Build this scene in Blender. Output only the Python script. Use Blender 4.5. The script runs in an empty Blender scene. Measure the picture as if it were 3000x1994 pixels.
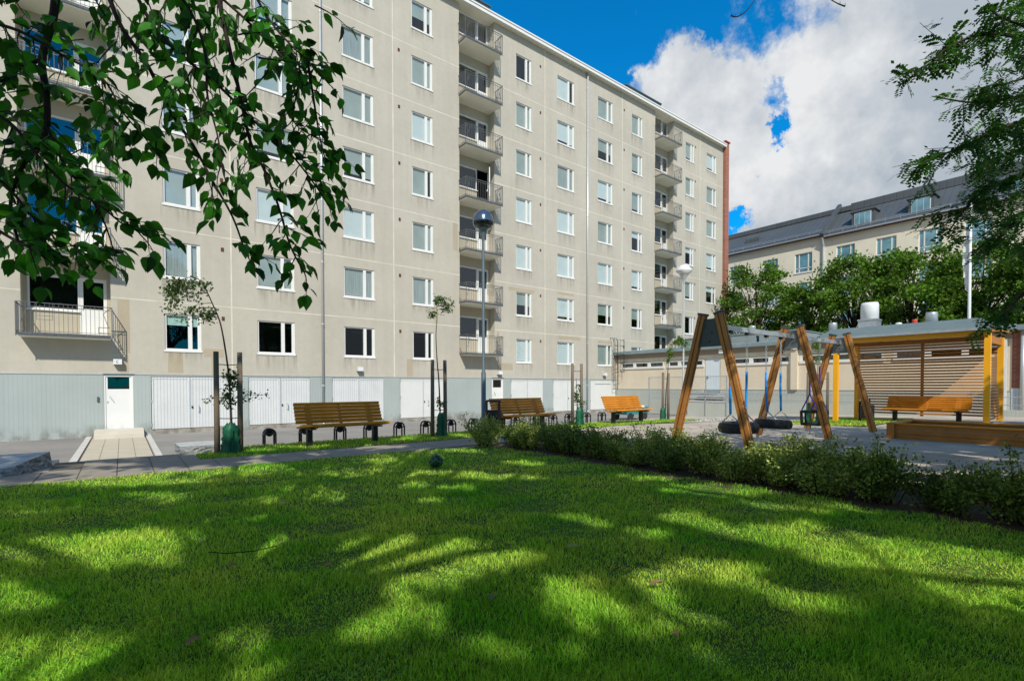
import bpy, bmesh, math, random
import numpy as np
from mathutils import Vector, Matrix, Quaternion
R = random.Random(7); NR = np.random.RandomState(11)
sc = bpy.context.scene
COL = sc.collection
CAM = Vector((0, 0, 1.18)); YAW = 0.6623
FW = Vector((math.sin(YAW), math.cos(YAW), 0)); RT = Vector((math.cos(YAW), -math.sin(YAW), 0))
SUN = Vector((0.39, 0.70, -0.74)).normalized()      # travel of the light
FY = 23.39                                           # facade plane

# ------------------------------------------------------------------ materials
MATS = {}
def nd(nt, t, **kw):
    n = nt.nodes.new(t)
    for k, v in kw.items():
        if k in n.inputs: n.inputs[k].default_value = v
        else: setattr(n, k, v)
    return n
def mat(name, col, rough=0.7, var=0.12, scale=4.0, bump=0.0, bscale=None, metal=0.0, spec=0.35,
        stretch=(1, 1, 1), col2=None, detail=4.0, fine=0.0, island=0.0, trans=0.0, ior=1.45, rib=None, brick=None, grain=0.0, streak=0.0):
    if name in MATS: return MATS[name]
    m = bpy.data.materials.new(name); m.use_nodes = True; nt = m.node_tree
    nt.nodes.clear()
    out = nt.nodes.new('ShaderNodeOutputMaterial'); b = nt.nodes.new('ShaderNodeBsdfPrincipled')
    L = nt.links.new
    b.inputs['Roughness'].default_value = rough; b.inputs['Metallic'].default_value = metal
    b.inputs['Specular IOR Level'].default_value = spec; b.inputs['IOR'].default_value = ior
    geo = nt.nodes.new('ShaderNodeNewGeometry')
    mp = nd(nt, 'ShaderNodeMapping'); mp.inputs['Scale'].default_value = stretch
    L(geo.outputs['Position'], mp.inputs['Vector'])
    ns = nd(nt, 'ShaderNodeTexNoise', Scale=scale, Detail=detail, Roughness=0.6)
    L(mp.outputs[0], ns.inputs['Vector'])
    mr = nd(nt, 'ShaderNodeMapRange'); mr.inputs['From Min'].default_value = 0.3; mr.inputs['From Max'].default_value = 0.7
    L(ns.outputs['Fac'], mr.inputs['Value'])
    mx = nd(nt, 'ShaderNodeMix', data_type='RGBA')
    c = Vector(col[:3])
    ca = c * (1 - var) if col2 is None else c
    cb = c * (1 + var) if col2 is None else Vector(col2)
    mx.inputs['A'].default_value = (*ca, 1); mx.inputs['B'].default_value = (*cb, 1)
    L(mr.outputs[0], mx.inputs['Factor'])
    last = mx.outputs['Result']
    def mul(last, val_socket, lo, hi):
        r = nd(nt, 'ShaderNodeMapRange'); r.inputs['To Min'].default_value = lo; r.inputs['To Max'].default_value = hi
        L(val_socket, r.inputs['Value'])
        v = nd(nt, 'ShaderNodeVectorMath', operation='SCALE')
        L(last, v.inputs[0]); L(r.outputs[0], v.inputs['Scale'])
        return v.outputs[0]
    if fine:
        n2 = nd(nt, 'ShaderNodeTexNoise', Scale=scale * 14, Detail=3.0, Roughness=0.7); L(mp.outputs[0], n2.inputs['Vector'])
        last = mul(last, n2.outputs['Fac'], 1 - fine, 1 + fine)
    if streak:
        m3 = nd(nt, 'ShaderNodeMapping'); m3.inputs['Scale'].default_value = (2.6, 2.6, 0.16); L(geo.outputs['Position'], m3.inputs['Vector'])
        n3 = nd(nt, 'ShaderNodeTexNoise', Scale=1.0, Detail=5.0, Roughness=0.65); L(m3.outputs[0], n3.inputs['Vector'])
        last = mul(last, n3.outputs['Fac'], 1 - streak, 1 + streak)
    if grain:
        tc = nt.nodes.new('ShaderNodeTexCoord'); m4 = nd(nt, 'ShaderNodeMapping'); m4.inputs['Scale'].default_value = (1.5, 26, 26)
        L(tc.outputs['Object'], m4.inputs['Vector'])
        n4 = nd(nt, 'ShaderNodeTexNoise', Scale=1.6, Detail=4.0, Roughness=0.6); L(m4.outputs[0], n4.inputs['Vector'])
        last = mul(last, n4.outputs['Fac'], 1 - grain, 1 + grain)
    if island:
        last = mul(last, geo.outputs['Random Per Island'], 1 - island, 1 + island)
    L(last, b.inputs['Base Color'])
    hgt = None
    if bump:
        n5 = nd(nt, 'ShaderNodeTexNoise', Scale=(bscale or scale * 8), Detail=3.0, Roughness=0.6); L(mp.outputs[0], n5.inputs['Vector'])
        bp = nd(nt, 'ShaderNodeBump', Strength=bump, Distance=0.01); L(n5.outputs['Fac'], bp.inputs['Height'])
        L(bp.outputs[0], b.inputs['Normal']); hgt = bp
    if rib:       # vertical board grooves: (axis index, spacing, strength)
        sp = nt.nodes.new('ShaderNodeSeparateXYZ'); L(geo.outputs['Position'], sp.inputs[0])
        ma = nd(nt, 'ShaderNodeMath', operation='MULTIPLY'); ma.inputs[1].default_value = 1 / rib[1]; L(sp.outputs[rib[0]], ma.inputs[0])
        fr = nd(nt, 'ShaderNodeMath', operation='FRACT'); L(ma.outputs[0], fr.inputs[0])
        gt = nd(nt, 'ShaderNodeMath', operation='GREATER_THAN'); gt.inputs[1].default_value = 0.14; L(fr.outputs[0], gt.inputs[0])
        bp = nd(nt, 'ShaderNodeBump', Strength=rib[2], Distance=0.012); L(gt.outputs[0], bp.inputs['Height'])
        if hgt: L(hgt.outputs[0], bp.inputs['Normal'])
        L(bp.outputs[0], b.inputs['Normal'])
        L(mul(last, gt.outputs[0], 1 - rib[2] * 0.28, 1.0), b.inputs['Base Color'])
    if brick:
        cm = nt.nodes.new('ShaderNodeCombineXYZ'); sp = nt.nodes.new('ShaderNodeSeparateXYZ'); L(geo.outputs['Position'], sp.inputs[0])
        ad = nd(nt, 'ShaderNodeMath', operation='ADD'); L(sp.outputs[0], ad.inputs[0]); L(sp.outputs[1], ad.inputs[1])
        L(ad.outputs[0], cm.inputs[0]); L(sp.outputs[2], cm.inputs[1])
        bt = nd(nt, 'ShaderNodeTexBrick', Scale=1.0); bt.inputs['Brick Width'].default_value = 0.27; bt.inputs['Row Height'].default_value = 0.085
        bt.inputs['Mortar Size'].default_value = 0.009
        bt.inputs['Color1'].default_value = (*c, 1); bt.inputs['Color2'].default_value = (*(c * 0.65), 1); bt.inputs['Mortar'].default_value = (.3, .26, .22, 1)
        L(cm.outputs[0], bt.inputs['Vector']); L(bt.outputs['Color'], b.inputs['Base Color'])
    if trans:
        tr = nt.nodes.new('ShaderNodeBsdfTranslucent')
        sc2 = nd(nt, 'ShaderNodeVectorMath', operation='MULTIPLY'); sc2.inputs[1].default_value = (1.5, 1.45, 0.5)
        L(last, sc2.inputs[0]); L(sc2.outputs[0], tr.inputs['Color'])
        ms = nd(nt, 'ShaderNodeMixShader', Fac=trans); L(b.outputs[0], ms.inputs[1]); L(tr.outputs[0], ms.inputs[2])
        L(ms.outputs[0], out.inputs['Surface'])
    else: L(b.outputs[0], out.inputs['Surface'])
    MATS[name] = m; return m

M = {}
M['render'] = mat('beige_render', (.45, .422, .357), .9, .07, .30, .35, 30, spec=.15, fine=.08, streak=.10)
M['render2'] = mat('repair_render', (.40, .345, .255), .9, .06, .8, .3, 30, spec=.15, fine=.06)
M['joint'] = mat('joint_sealant', (.60, .565, .465), .8, .15, 1.5)
M['annex'] = mat('annex_render', (.66, .58, .46), .9, .05, .6, .3, 30, spec=.15, fine=.05, streak=.07)
M['plate2'] = mat('beam_bracket', (.16, .17, .17), .45, .15, 5, metal=.3)
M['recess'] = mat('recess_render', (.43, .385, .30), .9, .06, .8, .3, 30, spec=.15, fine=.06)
M['plinth'] = mat('plinth_board', (.35, .395, .385), .75, .05, .7, .1, 30, fine=.03, rib=(0, .115, .35), streak=.08)
M['plinth_y'] = mat('plinth_board_wing', (.42, .45, .42), .75, .05, .7, .1, 30, fine=.03, rib=(1, .115, .35), streak=.08)
M['white'] = mat('white_paint', (.70, .70, .68), .45, .03, 2)
M['garage'] = mat('garage_board', (.60, .62, .62), .5, .05, 1.5, rib=(0, .105, .8), streak=.10, fine=.02)
M['garage_flat'] = mat('garage_sheet', (.62, .63, .61), .5, .04, 1.5, streak=.05)
M['wingdoor'] = mat('wing_door_board', (.62, .70, .76), .5, .03, 1.5, rib=(1, .1, .7))
M['concrete'] = mat('concrete', (.36, .34, .30), .9, .12, 2, .3, 40, fine=.12)
M['step'] = mat('pale_concrete', (.56, .52, .44), .9, .07, 2, .2, 40, fine=.06)
M['slab'] = mat('slab_paint', (.72, .70, .60), .85, .06, 1, fine=.04)
M['rail'] = mat('dark_rail', (.13, .135, .14), .5, .1, 5, metal=.3)
M['edge'] = mat('drip_edge', (.10, .11, .12), .6, .5, 20)
M['galv'] = mat('galvanised', (.45, .49, .52), .38, .12, 6, metal=.6)
M['pipe'] = mat('pipe_grey', (.55, .58, .60), .35, .06, 5, metal=.4)
M['roofsheet'] = mat('roof_sheet', (.27, .32, .33), .55, .12, .8, metal=.2, fine=.05)
M['felt'] = mat('roof_felt', (.20, .27, .30), .85, .14, 1.3, .3, 60, fine=.12)
M['shelterroof'] = mat('shelter_felt', (.125, .17, .175), .85, .08, 1.3, .4, 60, fine=.18)
M['vent'] = mat('vent_brown', (.13, .055, .035), .8, .2, 20)
M['brick'] = mat('red_brick', (.36, .10, .055), .9, brick=1)
M['coping'] = mat('red_coping', (.33, .05, .05), .5, .05)
M['blind'] = mat('blind_green', (.33, .365, .345), .5, .12, 1.2, ior=1.9, spec=.5, stretch=(1, 1, 1))
M['blindw'] = mat('blind_white', (.62, .66, .68), .5, .05, 2)
M['blindc'] = mat('curtain_striped', (.33, .36, .36), .7, .25, 3, stretch=(9, 9, .3))
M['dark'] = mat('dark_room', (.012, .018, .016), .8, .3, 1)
def glass(name, tint, f0):
    m = bpy.data.materials.new(name); m.use_nodes = True; nt = m.node_tree; nt.nodes.clear(); L = nt.links.new
    out = nt.nodes.new('ShaderNodeOutputMaterial'); tr = nd(nt, 'ShaderNodeBsdfTransparent', Color=(*tint, 1)); gl = nd(nt, 'ShaderNodeBsdfGlossy', Roughness=0.015)
    gl.inputs['Color'].default_value = (.92, .97, 1, 1)
    geo = nt.nodes.new('ShaderNodeNewGeometry')
    dt = nd(nt, 'ShaderNodeVectorMath', operation='DOT_PRODUCT'); L(geo.outputs['Normal'], dt.inputs[0]); L(geo.outputs['Incoming'], dt.inputs[1])
    def mth(op, a, b):
        n = nd(nt, 'ShaderNodeMath', operation=op)
        for i, v in enumerate((a, b)):
            if isinstance(v, (int, float)): n.inputs[i].default_value = v
            elif v is not None: L(v, n.inputs[i])
        return n.outputs[0]
    fr_ = mth('ADD', mth('MULTIPLY', mth('POWER', mth('SUBTRACT', 1.0, mth('ABSOLUTE', dt.outputs['Value'], None)), 5.0), 1 - f0), f0)
    ns = nd(nt, 'ShaderNodeTexNoise', Scale=1.1, Detail=1.0); L(geo.outputs['Position'], ns.inputs['Vector'])
    bp = nd(nt, 'ShaderNodeBump', Strength=.12, Distance=.03); L(ns.outputs['Fac'], bp.inputs['Height']); L(bp.outputs[0], gl.inputs['Normal'])
    ms = nt.nodes.new('ShaderNodeMixShader'); L(fr_, ms.inputs[0]); L(tr.outputs[0], ms.inputs[1]); L(gl.outputs[0], ms.inputs[2]); L(ms.outputs[0], out.inputs['Surface'])
    return m
def stain(name, col, amt, xs, down=True):
    m = bpy.data.materials.new(name); m.use_nodes = True; nt = m.node_tree; nt.nodes.clear(); L = nt.links.new
    out = nt.nodes.new('ShaderNodeOutputMaterial'); tr = nt.nodes.new('ShaderNodeBsdfTransparent'); df = nd(nt, 'ShaderNodeBsdfDiffuse', Color=(*col, 1))
    geo = nt.nodes.new('ShaderNodeNewGeometry'); mp = nt.nodes.new('ShaderNodeMapping'); mp.inputs['Scale'].default_value = (xs, xs, .5 if down else 1.5); L(geo.outputs['Position'], mp.inputs['Vector'])
    ns = nd(nt, 'ShaderNodeTexNoise', Scale=1.0, Detail=4.0, Roughness=.6); L(mp.outputs[0], ns.inputs['Vector'])
    tc = nt.nodes.new('ShaderNodeTexCoord'); sp = nt.nodes.new('ShaderNodeSeparateXYZ'); L(tc.outputs['Generated'], sp.inputs[0])
    a = nd(nt, 'ShaderNodeMapRange'); a.inputs['From Min'].default_value = .42; a.inputs['From Max'].default_value = .72; L(ns.outputs['Fac'], a.inputs['Value'])
    b = nd(nt, 'ShaderNodeMapRange'); b.inputs['To Min'].default_value = 0 if down else amt; b.inputs['To Max'].default_value = amt if down else 0; L(sp.outputs[2], b.inputs['Value'])
    c = nd(nt, 'ShaderNodeMath', operation='MULTIPLY'); L(a.outputs[0], c.inputs[0]); L(b.outputs[0], c.inputs[1])
    ms = nt.nodes.new('ShaderNodeMixShader'); L(c.outputs[0], ms.inputs[0]); L(tr.outputs[0], ms.inputs[1]); L(df.outputs[0], ms.inputs[2]); L(ms.outputs[0], out.inputs['Surface']); return m
M['stain'] = stain('rain_stain', (.17, .15, .12), .36, 7.0); M['splash'] = stain('splash_dirt', (.20, .17, .13), .75, 2.5, False)
M['glass'] = glass('window_glass', (.84, .90, .89), .11)
M['glass_dim'] = glass('dim_reflection_glass', (.7, .85, .8), .045)  # weaker reflection and greener tint set into the glass to darken these panes
M['asphalt'] = mat('asphalt', (.235, .222, .205), .92, .17, .45, .35, 60, fine=.16)
M['gravel'] = mat('gravel', (.43, .37, .295), .95, .22, .7, .6, 45, fine=.30)
M['paving'] = mat('paving', (.28, .245, .20), .9, .12, 1.2, .25, 50, fine=.14)
M['palepaving'] = mat('pale_paving', (.46, .415, .32), .9, .07, 1.6, .2, 50, fine=.07)
M['kerb'] = mat('kerb_stone', (.52, .50, .46), .9, .1, 3, .2, 50, fine=.1)
M['jointsand'] = mat('paving_joint', (.11, .10, .085), .95, .2, 6)
M['soil'] = mat('soil', (.085, .06, .042), .95, .4, 6, .6, 40, fine=.35)
M['turf'] = mat('turf', (.03, .14, .010), .95, .3, 2.2, .6, 60, col2=(.08, .10, .02), fine=.3)
M['granite'] = mat('granite', (.40, .42, .42), .75, .2, 9, .35, 40, fine=.35)
M['rough_granite'] = mat('rough_granite', (.24, .25, .25), .85, .5, 22, .9, 30, fine=.3)
M['pebble'] = mat('pebble', (.36, .35, .33), .85, .3, 8, island=.5)
M['wood'] = mat('glazed_wood', (.64, .26, .022), .5, .16, 2.5, grain=.34, spec=.4)
M['wood_bright'] = mat('orange_glazed_post', (.90, .42, .012), .42, .06, 2.5, grain=.08, spec=.4)
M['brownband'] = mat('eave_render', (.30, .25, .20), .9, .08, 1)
M['wood_old'] = mat('glazed_pole', (.42, .185, .045), .5, .14, 3.0, grain=.35, spec=.35)
M['wood_groove'] = mat('pole_groove', (.16, .045, .012), .7, .2, 4)
M['wood_red'] = mat('brown_stained_wood', (.40, .155, .03), .55, .12, 3, grain=.25)
M['slat'] = mat('slat_wood', (.46, .21, .06), .6, .10, 2.5, grain=.18)
M['sand'] = mat('sand', (.55, .45, .30), .95, .1, 3, .5, 60, fine=.15)
M['post'] = mat('weathered_stake', (.16, .125, .09), .9, .25, 5, .3, 60, stretch=(1, 1, .2))
M['black'] = mat('black_metal', (.018, .019, .021), .45, .2, 6)
M['rubber'] = mat('tyre_rubber', (.028, .029, .031), .6, .25, 9)
M['blue'] = mat('blue_sleeve', (.03, .26, .72), .4, .06)
M['violet'] = mat('violet_sleeve', (.06, .05, .35), .4, .06)
M['darkplate'] = mat('grey_plate', (.065, .09, .10), .55, .12, 3)
M['bag'] = mat('green_bag', (.008, .095, .045), .5, .35, 7, .5, 14)
M['lampdome'] = mat('lamp_dome', (.09, .13, .19), .22, .1, metal=.6)
M['lamppole'] = mat('lamp_pole', (.12, .165, .19), .45, .1, 4, metal=.3)
M['lampwhite'] = mat('lamp_white', (.68, .70, .71), .35, .05)
M['bowl'] = glass('lamp_bowl', (.62, .64, .60), .05)
M['bark'] = mat('bark', (.045, .032, .024), .95, .3, 10, .6, 40, stretch=(1, 1, .3))
M['twig'] = mat('dark_twig', (.022, .014, .012), .85, .2, 10)
M['leaf_l'] = mat('broad_leaf', (.032, .150, .016), .5, .4, 3, island=.75, trans=.45, spec=.3)
M['leaf_c'] = mat('canopy_leaf', (.020, .062, .012), .6, .3, 1, island=.35, trans=.22, spec=.2)
M['leaf_r'] = mat('rowan_leaf', (.04, .125, .022), .55, .35, 2, island=.55, trans=.34, spec=.3)
M['leaf_m'] = mat('maple_leaf', (.09, .18, .02), .6, .4, .5, island=.5, trans=.35, spec=.2)
M['leaf_h'] = mat('hedge_leaf', (.13, .20, .035), .5, .3, 2, island=.6, trans=.25, spec=.35)
M['leaf_h2'] = mat('hedge_leaf_pale', (.27, .34, .08), .5, .3, 2, island=.55, trans=.28, spec=.35)
M['leaf_y'] = mat('young_leaf', (.06, .115, .03), .55, .3, 2, island=.5, trans=.3)
M['clover'] = mat('clover_leaf', (.10, .30, .02), .6, .3, 2, island=.4, trans=.3)
M['grass'] = mat('grass_blade', (.12, .45, .012), .55, .0, .8, col2=(.56, .67, .11), island=.45, trans=.34, spec=.25)
M['straw'] = mat('dry_blade', (.30, .29, .08), .7, .2, 2, island=.3, trans=.3)
M['deadleaf'] = mat('dead_leaf', (.22, .13, .07), .8, .3, 5, island=.3)
M['farwall'] = mat('cream_render', (.72, .68, .56), .9, .05, .5, fine=.05, streak=.06)
M['farroof'] = mat('dark_sheet_roof', (.105, .12, .13), .5, .1, .6, metal=.3, rib=(1, .55, .6))
M['fartrim'] = mat('rust_trim', (.12, .05, .035), .7, .1)
M['bluegl'] = mat('far_window_glass', (.12, .30, .38), .12, .4, .7, ior=2.0, spec=.6)
M['ballg'] = mat('ball_green', (.01, .055, .02), .4, .2); M['ballw'] = mat('ball_pattern', (.16, .26, .18), .4, .1)
M['carpaint'] = mat('parked_teal_paint', (.03, .20, .20), .25, .03); M['red'] = mat('red_cap', (.5, .06, .03), .6, .1)

# ------------------------------------------------------------------ mesh helpers
class MB:
    def __init__(s): s.v = []; s.f = []; s.m = []; s.mi = 0
    def quadp(s, pts):
        i = len(s.v); s.v += [tuple(p) for p in pts]; s.f.append(tuple(range(i, i + len(pts)))); s.m.append(s.mi)
    def box(s, x0, x1, y0, y1, z0, z1):
        i = len(s.v)
        s.v += [(x0, y0, z0), (x1, y0, z0), (x1, y1, z0), (x0, y1, z0), (x0, y0, z1), (x1, y0, z1), (x1, y1, z1), (x0, y1, z1)]
        for f in ((0, 3, 2, 1), (4, 5, 6, 7), (0, 1, 5, 4), (1, 2, 6, 5), (2, 3, 7, 6), (3, 0, 4, 7)):
            s.f.append(tuple(i + k for k in f)); s.m.append(s.mi)
        return s
    def bar(s, p0, p1, w, h, up=(0, 0, 1), w1=None, h1=None):
        p0 = Vector(p0); p1 = Vector(p1); d = (p1 - p0).normalized(); u = Vector(up)
        a = d.cross(u)
        if a.length < 1e-4: a = d.cross(Vector((1, 0, 0)))
        a.normalize(); u = a.cross(d).normalized(); i = len(s.v)
        for p, ww, hh in ((p0, w, h), (p1, w1 or w, h1 or h)):
            for sa, sb in ((-1, -1), (1, -1), (1, 1), (-1, 1)): s.v.append(tuple(p + a * (sa * ww / 2) + u * (sb * hh / 2)))
        for f in ((0, 1, 2, 3), (7, 6, 5, 4), (0, 4, 5, 1), (1, 5, 6, 2), (2, 6, 7, 3), (3, 7, 4, 0)):
            s.f.append(tuple(i + k for k in f)); s.m.append(s.mi)
        return s
    def tube(s, pts, rad, n=8, cap=True):
        pts = [Vector(p) for p in pts]
        if not isinstance(rad, (list, tuple)): rad = [rad] * len(pts)
        i0 = len(s.v); pa = None
        for k, p in enumerate(pts):
            d = (pts[min(k + 1, len(pts) - 1)] - pts[max(k - 1, 0)]).normalized()
            if pa is None:
                a = d.cross(Vector((0, 0, 1)))
                if a.length < 1e-3: a = Vector((1, 0, 0))
            else: a = pa - d * pa.dot(d)
            a.normalize(); pa = a; b = d.cross(a)
            for j in range(n):
                t = 2 * math.pi * j / n; s.v.append(tuple(p + (a * math.cos(t) + b * math.sin(t)) * rad[k]))
        for k in range(len(pts) - 1):
            for j in range(n):
                q = i0 + k * n; s.f.append((q + j, q + (j + 1) % n, q + n + (j + 1) % n, q + n + j)); s.m.append(s.mi)
        if cap:
            s.f.append(tuple(i0 + j for j in range(n))[::-1]); s.m.append(s.mi)
            q = i0 + (len(pts) - 1) * n; s.f.append(tuple(q + j for j in range(n))); s.m.append(s.mi)
        return s
    def lathe(s, prof, c=(0, 0, 0), n=24, ax='z'):
        i0 = len(s.v)
        for r, z in prof:
            for j in range(n):
                t = 2 * math.pi * j / n; s.v.append((c[0] + r * math.cos(t), c[1] + r * math.sin(t), c[2] + z))
        for k in range(len(prof) - 1):
            for j in range(n):
                q = i0 + k * n; s.f.append((q + j, q + (j + 1) % n, q + n + (j + 1) % n, q + n + j)); s.m.append(s.mi)
        return s
    def mesh(s, name, mats, smooth=False):
        me = bpy.data.meshes.new(name); me.from_pydata(s.v, [], s.f); me.update()
        if not isinstance(mats, (list, tuple)): mats = [mats]
        for m in mats: me.materials.append(m)
        if len(mats) > 1: me.polygons.foreach_set('material_index', s.m)
        if smooth: me.polygons.foreach_set('use_smooth', [True] * len(me.polygons))
        return me
def link(name, data, parent=None, loc=(0, 0, 0), rz=0.0):
    o = bpy.data.objects.new(name, data); COL.objects.link(o); o.location = loc; o.rotation_euler = (0, 0, rz)
    if parent: o.parent = parent
    return o
def part(name, mb, mats, parent=None, smooth=False, loc=(0, 0, 0), rz=0.0):
    return link(name, mb.mesh(name, mats, smooth), parent, loc, rz)
def tag(o, label=None, cat=None, group=None, kind=None):
    if label: o['label'] = label
    if cat: o['category'] = cat
    if group: o['group'] = group
    if kind: o['kind'] = kind
    return o
def thing(name, label, cat, loc=(0, 0, 0), rz=0.0, group=None):
    return tag(link(name, None, None, loc, rz), label, cat, group)
def copy_tree(o, parent=None):
    c = o.copy(); COL.objects.link(c); c.parent = parent
    for ch in [x for x in COL.objects if x.parent is o]: copy_tree(ch, c)
    return c
def struct(name, mb, m, smooth=False): return tag(part(name, mb, m, None, smooth), kind='structure')
def np_mesh(name, V, F, mats, mi=None, smooth=False):      # V (n,3); F (m,k) constant k
    me = bpy.data.meshes.new(name); n, k = F.shape
    me.vertices.add(len(V)); me.vertices.foreach_set('co', V.astype(np.float32).ravel())
    me.loops.add(n * k); me.loops.foreach_set('vertex_index', F.astype(np.int32).ravel())
    me.polygons.add(n); me.polygons.foreach_set('loop_start', np.arange(0, n * k, k, dtype=np.int32))
    me.polygons.foreach_set('loop_total', np.full(n, k, dtype=np.int32))
    for m in (mats if isinstance(mats, (list, tuple)) else [mats]): me.materials.append(m)
    if mi is not None: me.polygons.foreach_set('material_index', mi.astype(np.int32))
    if smooth: me.polygons.foreach_set('use_smooth', np.ones(n, bool))
    me.update(calc_edges=True); return me

# leaves: template (k verts) placed at many points with random frames
LEAF_Q = np.array([(0, 0, 0), (.36, .42, .05), (0, 1, -.06), (-.36, .42, .05)], float)
LEAF_BROAD_V = np.array([(0, 0, 0), (.26, .16, .06), (.36, .42, .09), (.22, .74, .05), (0, 1.12, -.12), (-.22, .74, .05), (-.36, .42, .09), (-.26, .16, .06), (0, .5, -.02)], float)
LEAF_BROAD_F = [(0, 1, 2, 8), (8, 2, 3, 4), (0, 8, 6, 7), (8, 4, 5, 6)]
def leaves(P, size, dirs=None, tv=LEAF_Q, tf=((0, 1, 2, 3),), jitter=.35, droop=0.0, rs=NR, flat=None):
    n = len(P); size = np.broadcast_to(size, (n,))
    d = rs.normal(size=(n, 3)) if dirs is None else dirs + rs.normal(size=(n, 3)) * jitter
    d[:, 2] -= droop; d /= np.linalg.norm(d, axis=1)[:, None]
    r = rs.normal(size=(n, 3))
    if flat is not None: r = np.cross(d, np.array([0, 0, 1.0])) + rs.normal(size=(n, 3)) * flat
    a = r - d * (r * d).sum(1)[:, None]; a /= np.linalg.norm(a, axis=1)[:, None]; c = np.cross(a, d)
    V = P[:, None, :] + size[:, None, None] * (tv[None, :, 0:1] * a[:, None] + tv[None, :, 1:2] * d[:, None] + tv[None, :, 2:3] * c[:, None])
    F = (np.array(tf)[None] + (np.arange(n) * len(tv))[:, None, None]).reshape(-1, len(tf[0]))
    return V.reshape(-1, 3), F
# ------------------------------------------------------------------ terrain
def sstep(a, b, x):
    t = min(1, max(0, (x - a) / (b - a))); return t * t * (3 - 2 * t)
def zt(x, y):
    p = -0.031 * max(0, y - 2.95) * sstep(12, 19, x)
    w = min(6, max(0, (x - 11.8) * 1.2))
    t = sstep(10.85, 10.9 + w, y) if w > 0.02 else (1.0 if y > 10.87 else 0.0)
    if -0.82 < x < 0.76 and y > 10.32: t = 1.0
    return p * (1 - t) - 0.64 * t
def sheet(name, xs, ys, m, dz=0.0, zf=zt):
    V = [(x, y, zf(x, y) + dz) for y in ys for x in xs]; n = len(xs)
    F = [(j * n + i, j * n + i + 1, (j + 1) * n + i + 1, (j + 1) * n + i) for j in range(len(ys) - 1) for i in range(n - 1)]
    mb = MB(); mb.v = V; mb.f = F; mb.m = [0] * len(F)
    return struct(name, mb, m, True)
def lin(a, b, n): return [a + (b - a) * i / n for i in range(n + 1)]
XS = [-400, -120, -40] + lin(-12, 30, 84) + [45, 70, 150, 500]
sheet('ground', XS, [-400, -120, -40, -15] + lin(-8, 9.8, 24) + [10.3], M['gravel'], 0.0)
sheet('ground_slope', lin(11.8, 30, 60) + [45, 70, 150, 500], [10.3] + lin(10.5, 17, 30), M['gravel'], 0.0)
sheet('yard', [-400, -120, -40] + lin(-12, 30, 42) + [45, 70, 150, 500], [10.9, 12, 14, 17, 20, 24, 40, 120, 600], M['asphalt'], -0.004, lambda x, y: -0.64 if x < 11.8 or y > 16.9 else min(-0.66, zt(x, y) - .1))
# fill between lawn terrace and its retaining edge
mb = MB(); mb.box(-12, -.82, 10.3, 10.86, -.9, -.002); mb.box(.76, 11.85, 10.3, 10.86, -.9, -.002)
struct('terrace_edge', mb, M['concrete'])
# lawn
mb = MB(); mb.quadp([(-30, -25, .004), (5.68, -25, .004), (5.68, 8.02, .004), (3.0, 8.24, .004), (-30, 8.7, .004)]); struct('lawn_soil', mb, M['turf'])
mb = MB(); mb.quadp([(.98, 9.33, .006), (11.7, 9.62, .006), (15.75, 9.45, .006), (14.6, 10.3, .006), (11.9, 10.84, .006), (.98, 10.84, .006)]); struct('grass_verge_soil', mb, M['turf'])
mb = MB(); mb.quadp([(-30, 10.0, .1), (-1.5, 10.0, .1), (-1.5, 10.84, .1), (-30, 10.84, .1)]); mb.quadp([(-1.5, 10.0, .1), (-30, 10.0, .1), (-30, 10.0, -.1), (-1.5, 10.0, -.1)]); struct('verge_behind_block', mb, M['turf'])
P5 = [(17.3, 5.2), (22.6, 5.4), (22.2, 7.9), (18.0, 8.0)]
mb = MB(); mb.quadp([(x, y, zt(x, y) + .02) for x, y in P5]); struct('grass_patch_soil', mb, M['turf'])
mb = MB(); mb.quadp([(5.6, -4, .008), (7.25, -4, .008), (7.25, 6.9, .008), (6.2, 8.15, .008), (5.35, 8.05, .008)]); struct('planting_bed', mb, M['soil'])
# foreground path of square slabs
mb = MB(); mb.box(-12, 9.4, 8.2, 9.32, -.06, .010); mb.box(-.82, .96, 9.32, 10.30, -.06, .010); struct('path', mb, M['jointsand'])
mb = MB(); x = -12.07
while x < 9.3:
    far_ = 10.29 if -.86 < x < .5 else 9.31
    mb.box(max(x, -.82) + .006 if -.86 < x < -.4 and x < -.82 else x + .006, x + .393, 8.22, far_, 0, .016 + R.uniform(-.0015, .0015)); x += .4
mb.box(.736, .955, 9.32, 10.29, 0, .015)
struct('path_slabs', mb, M['paving'])
# steps down to the yard
mb = MB()
for k in range(4): mb.box(-.80, .74, 10.30 + k * .3, 10.61 + k * .3, -.7, -.16 * (k + 1) + .12)
struct('stair', mb, M['step'])
# entrance path across the yard
mb = MB(); mb.box(-.86, .64, 11.5, 22.4, -.70, -.634); struct('entrance_path', mb, M['jointsand'])
mb = MB(); y = 11.5
while y < 22.35:
    for k in range(4):
        x = -.84 + k * .365; mb.box(x + .006, x + .36, y + .006, min(y + .5, 22.39) - .006, -.66, -.628 + R.uniform(-.0015, .0015))
    y += .5
struct('entrance_slabs', mb, M['palepaving'])
mb = MB(); y = 11.5
while y < 23.3:
    for x0 in (-1.03, .66): mb.box(x0, x0 + .15, y + .01, y + .99, -.7, -.615)
    y += 1
struct('entrance_kerb', mb, M['kerb'])
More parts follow.
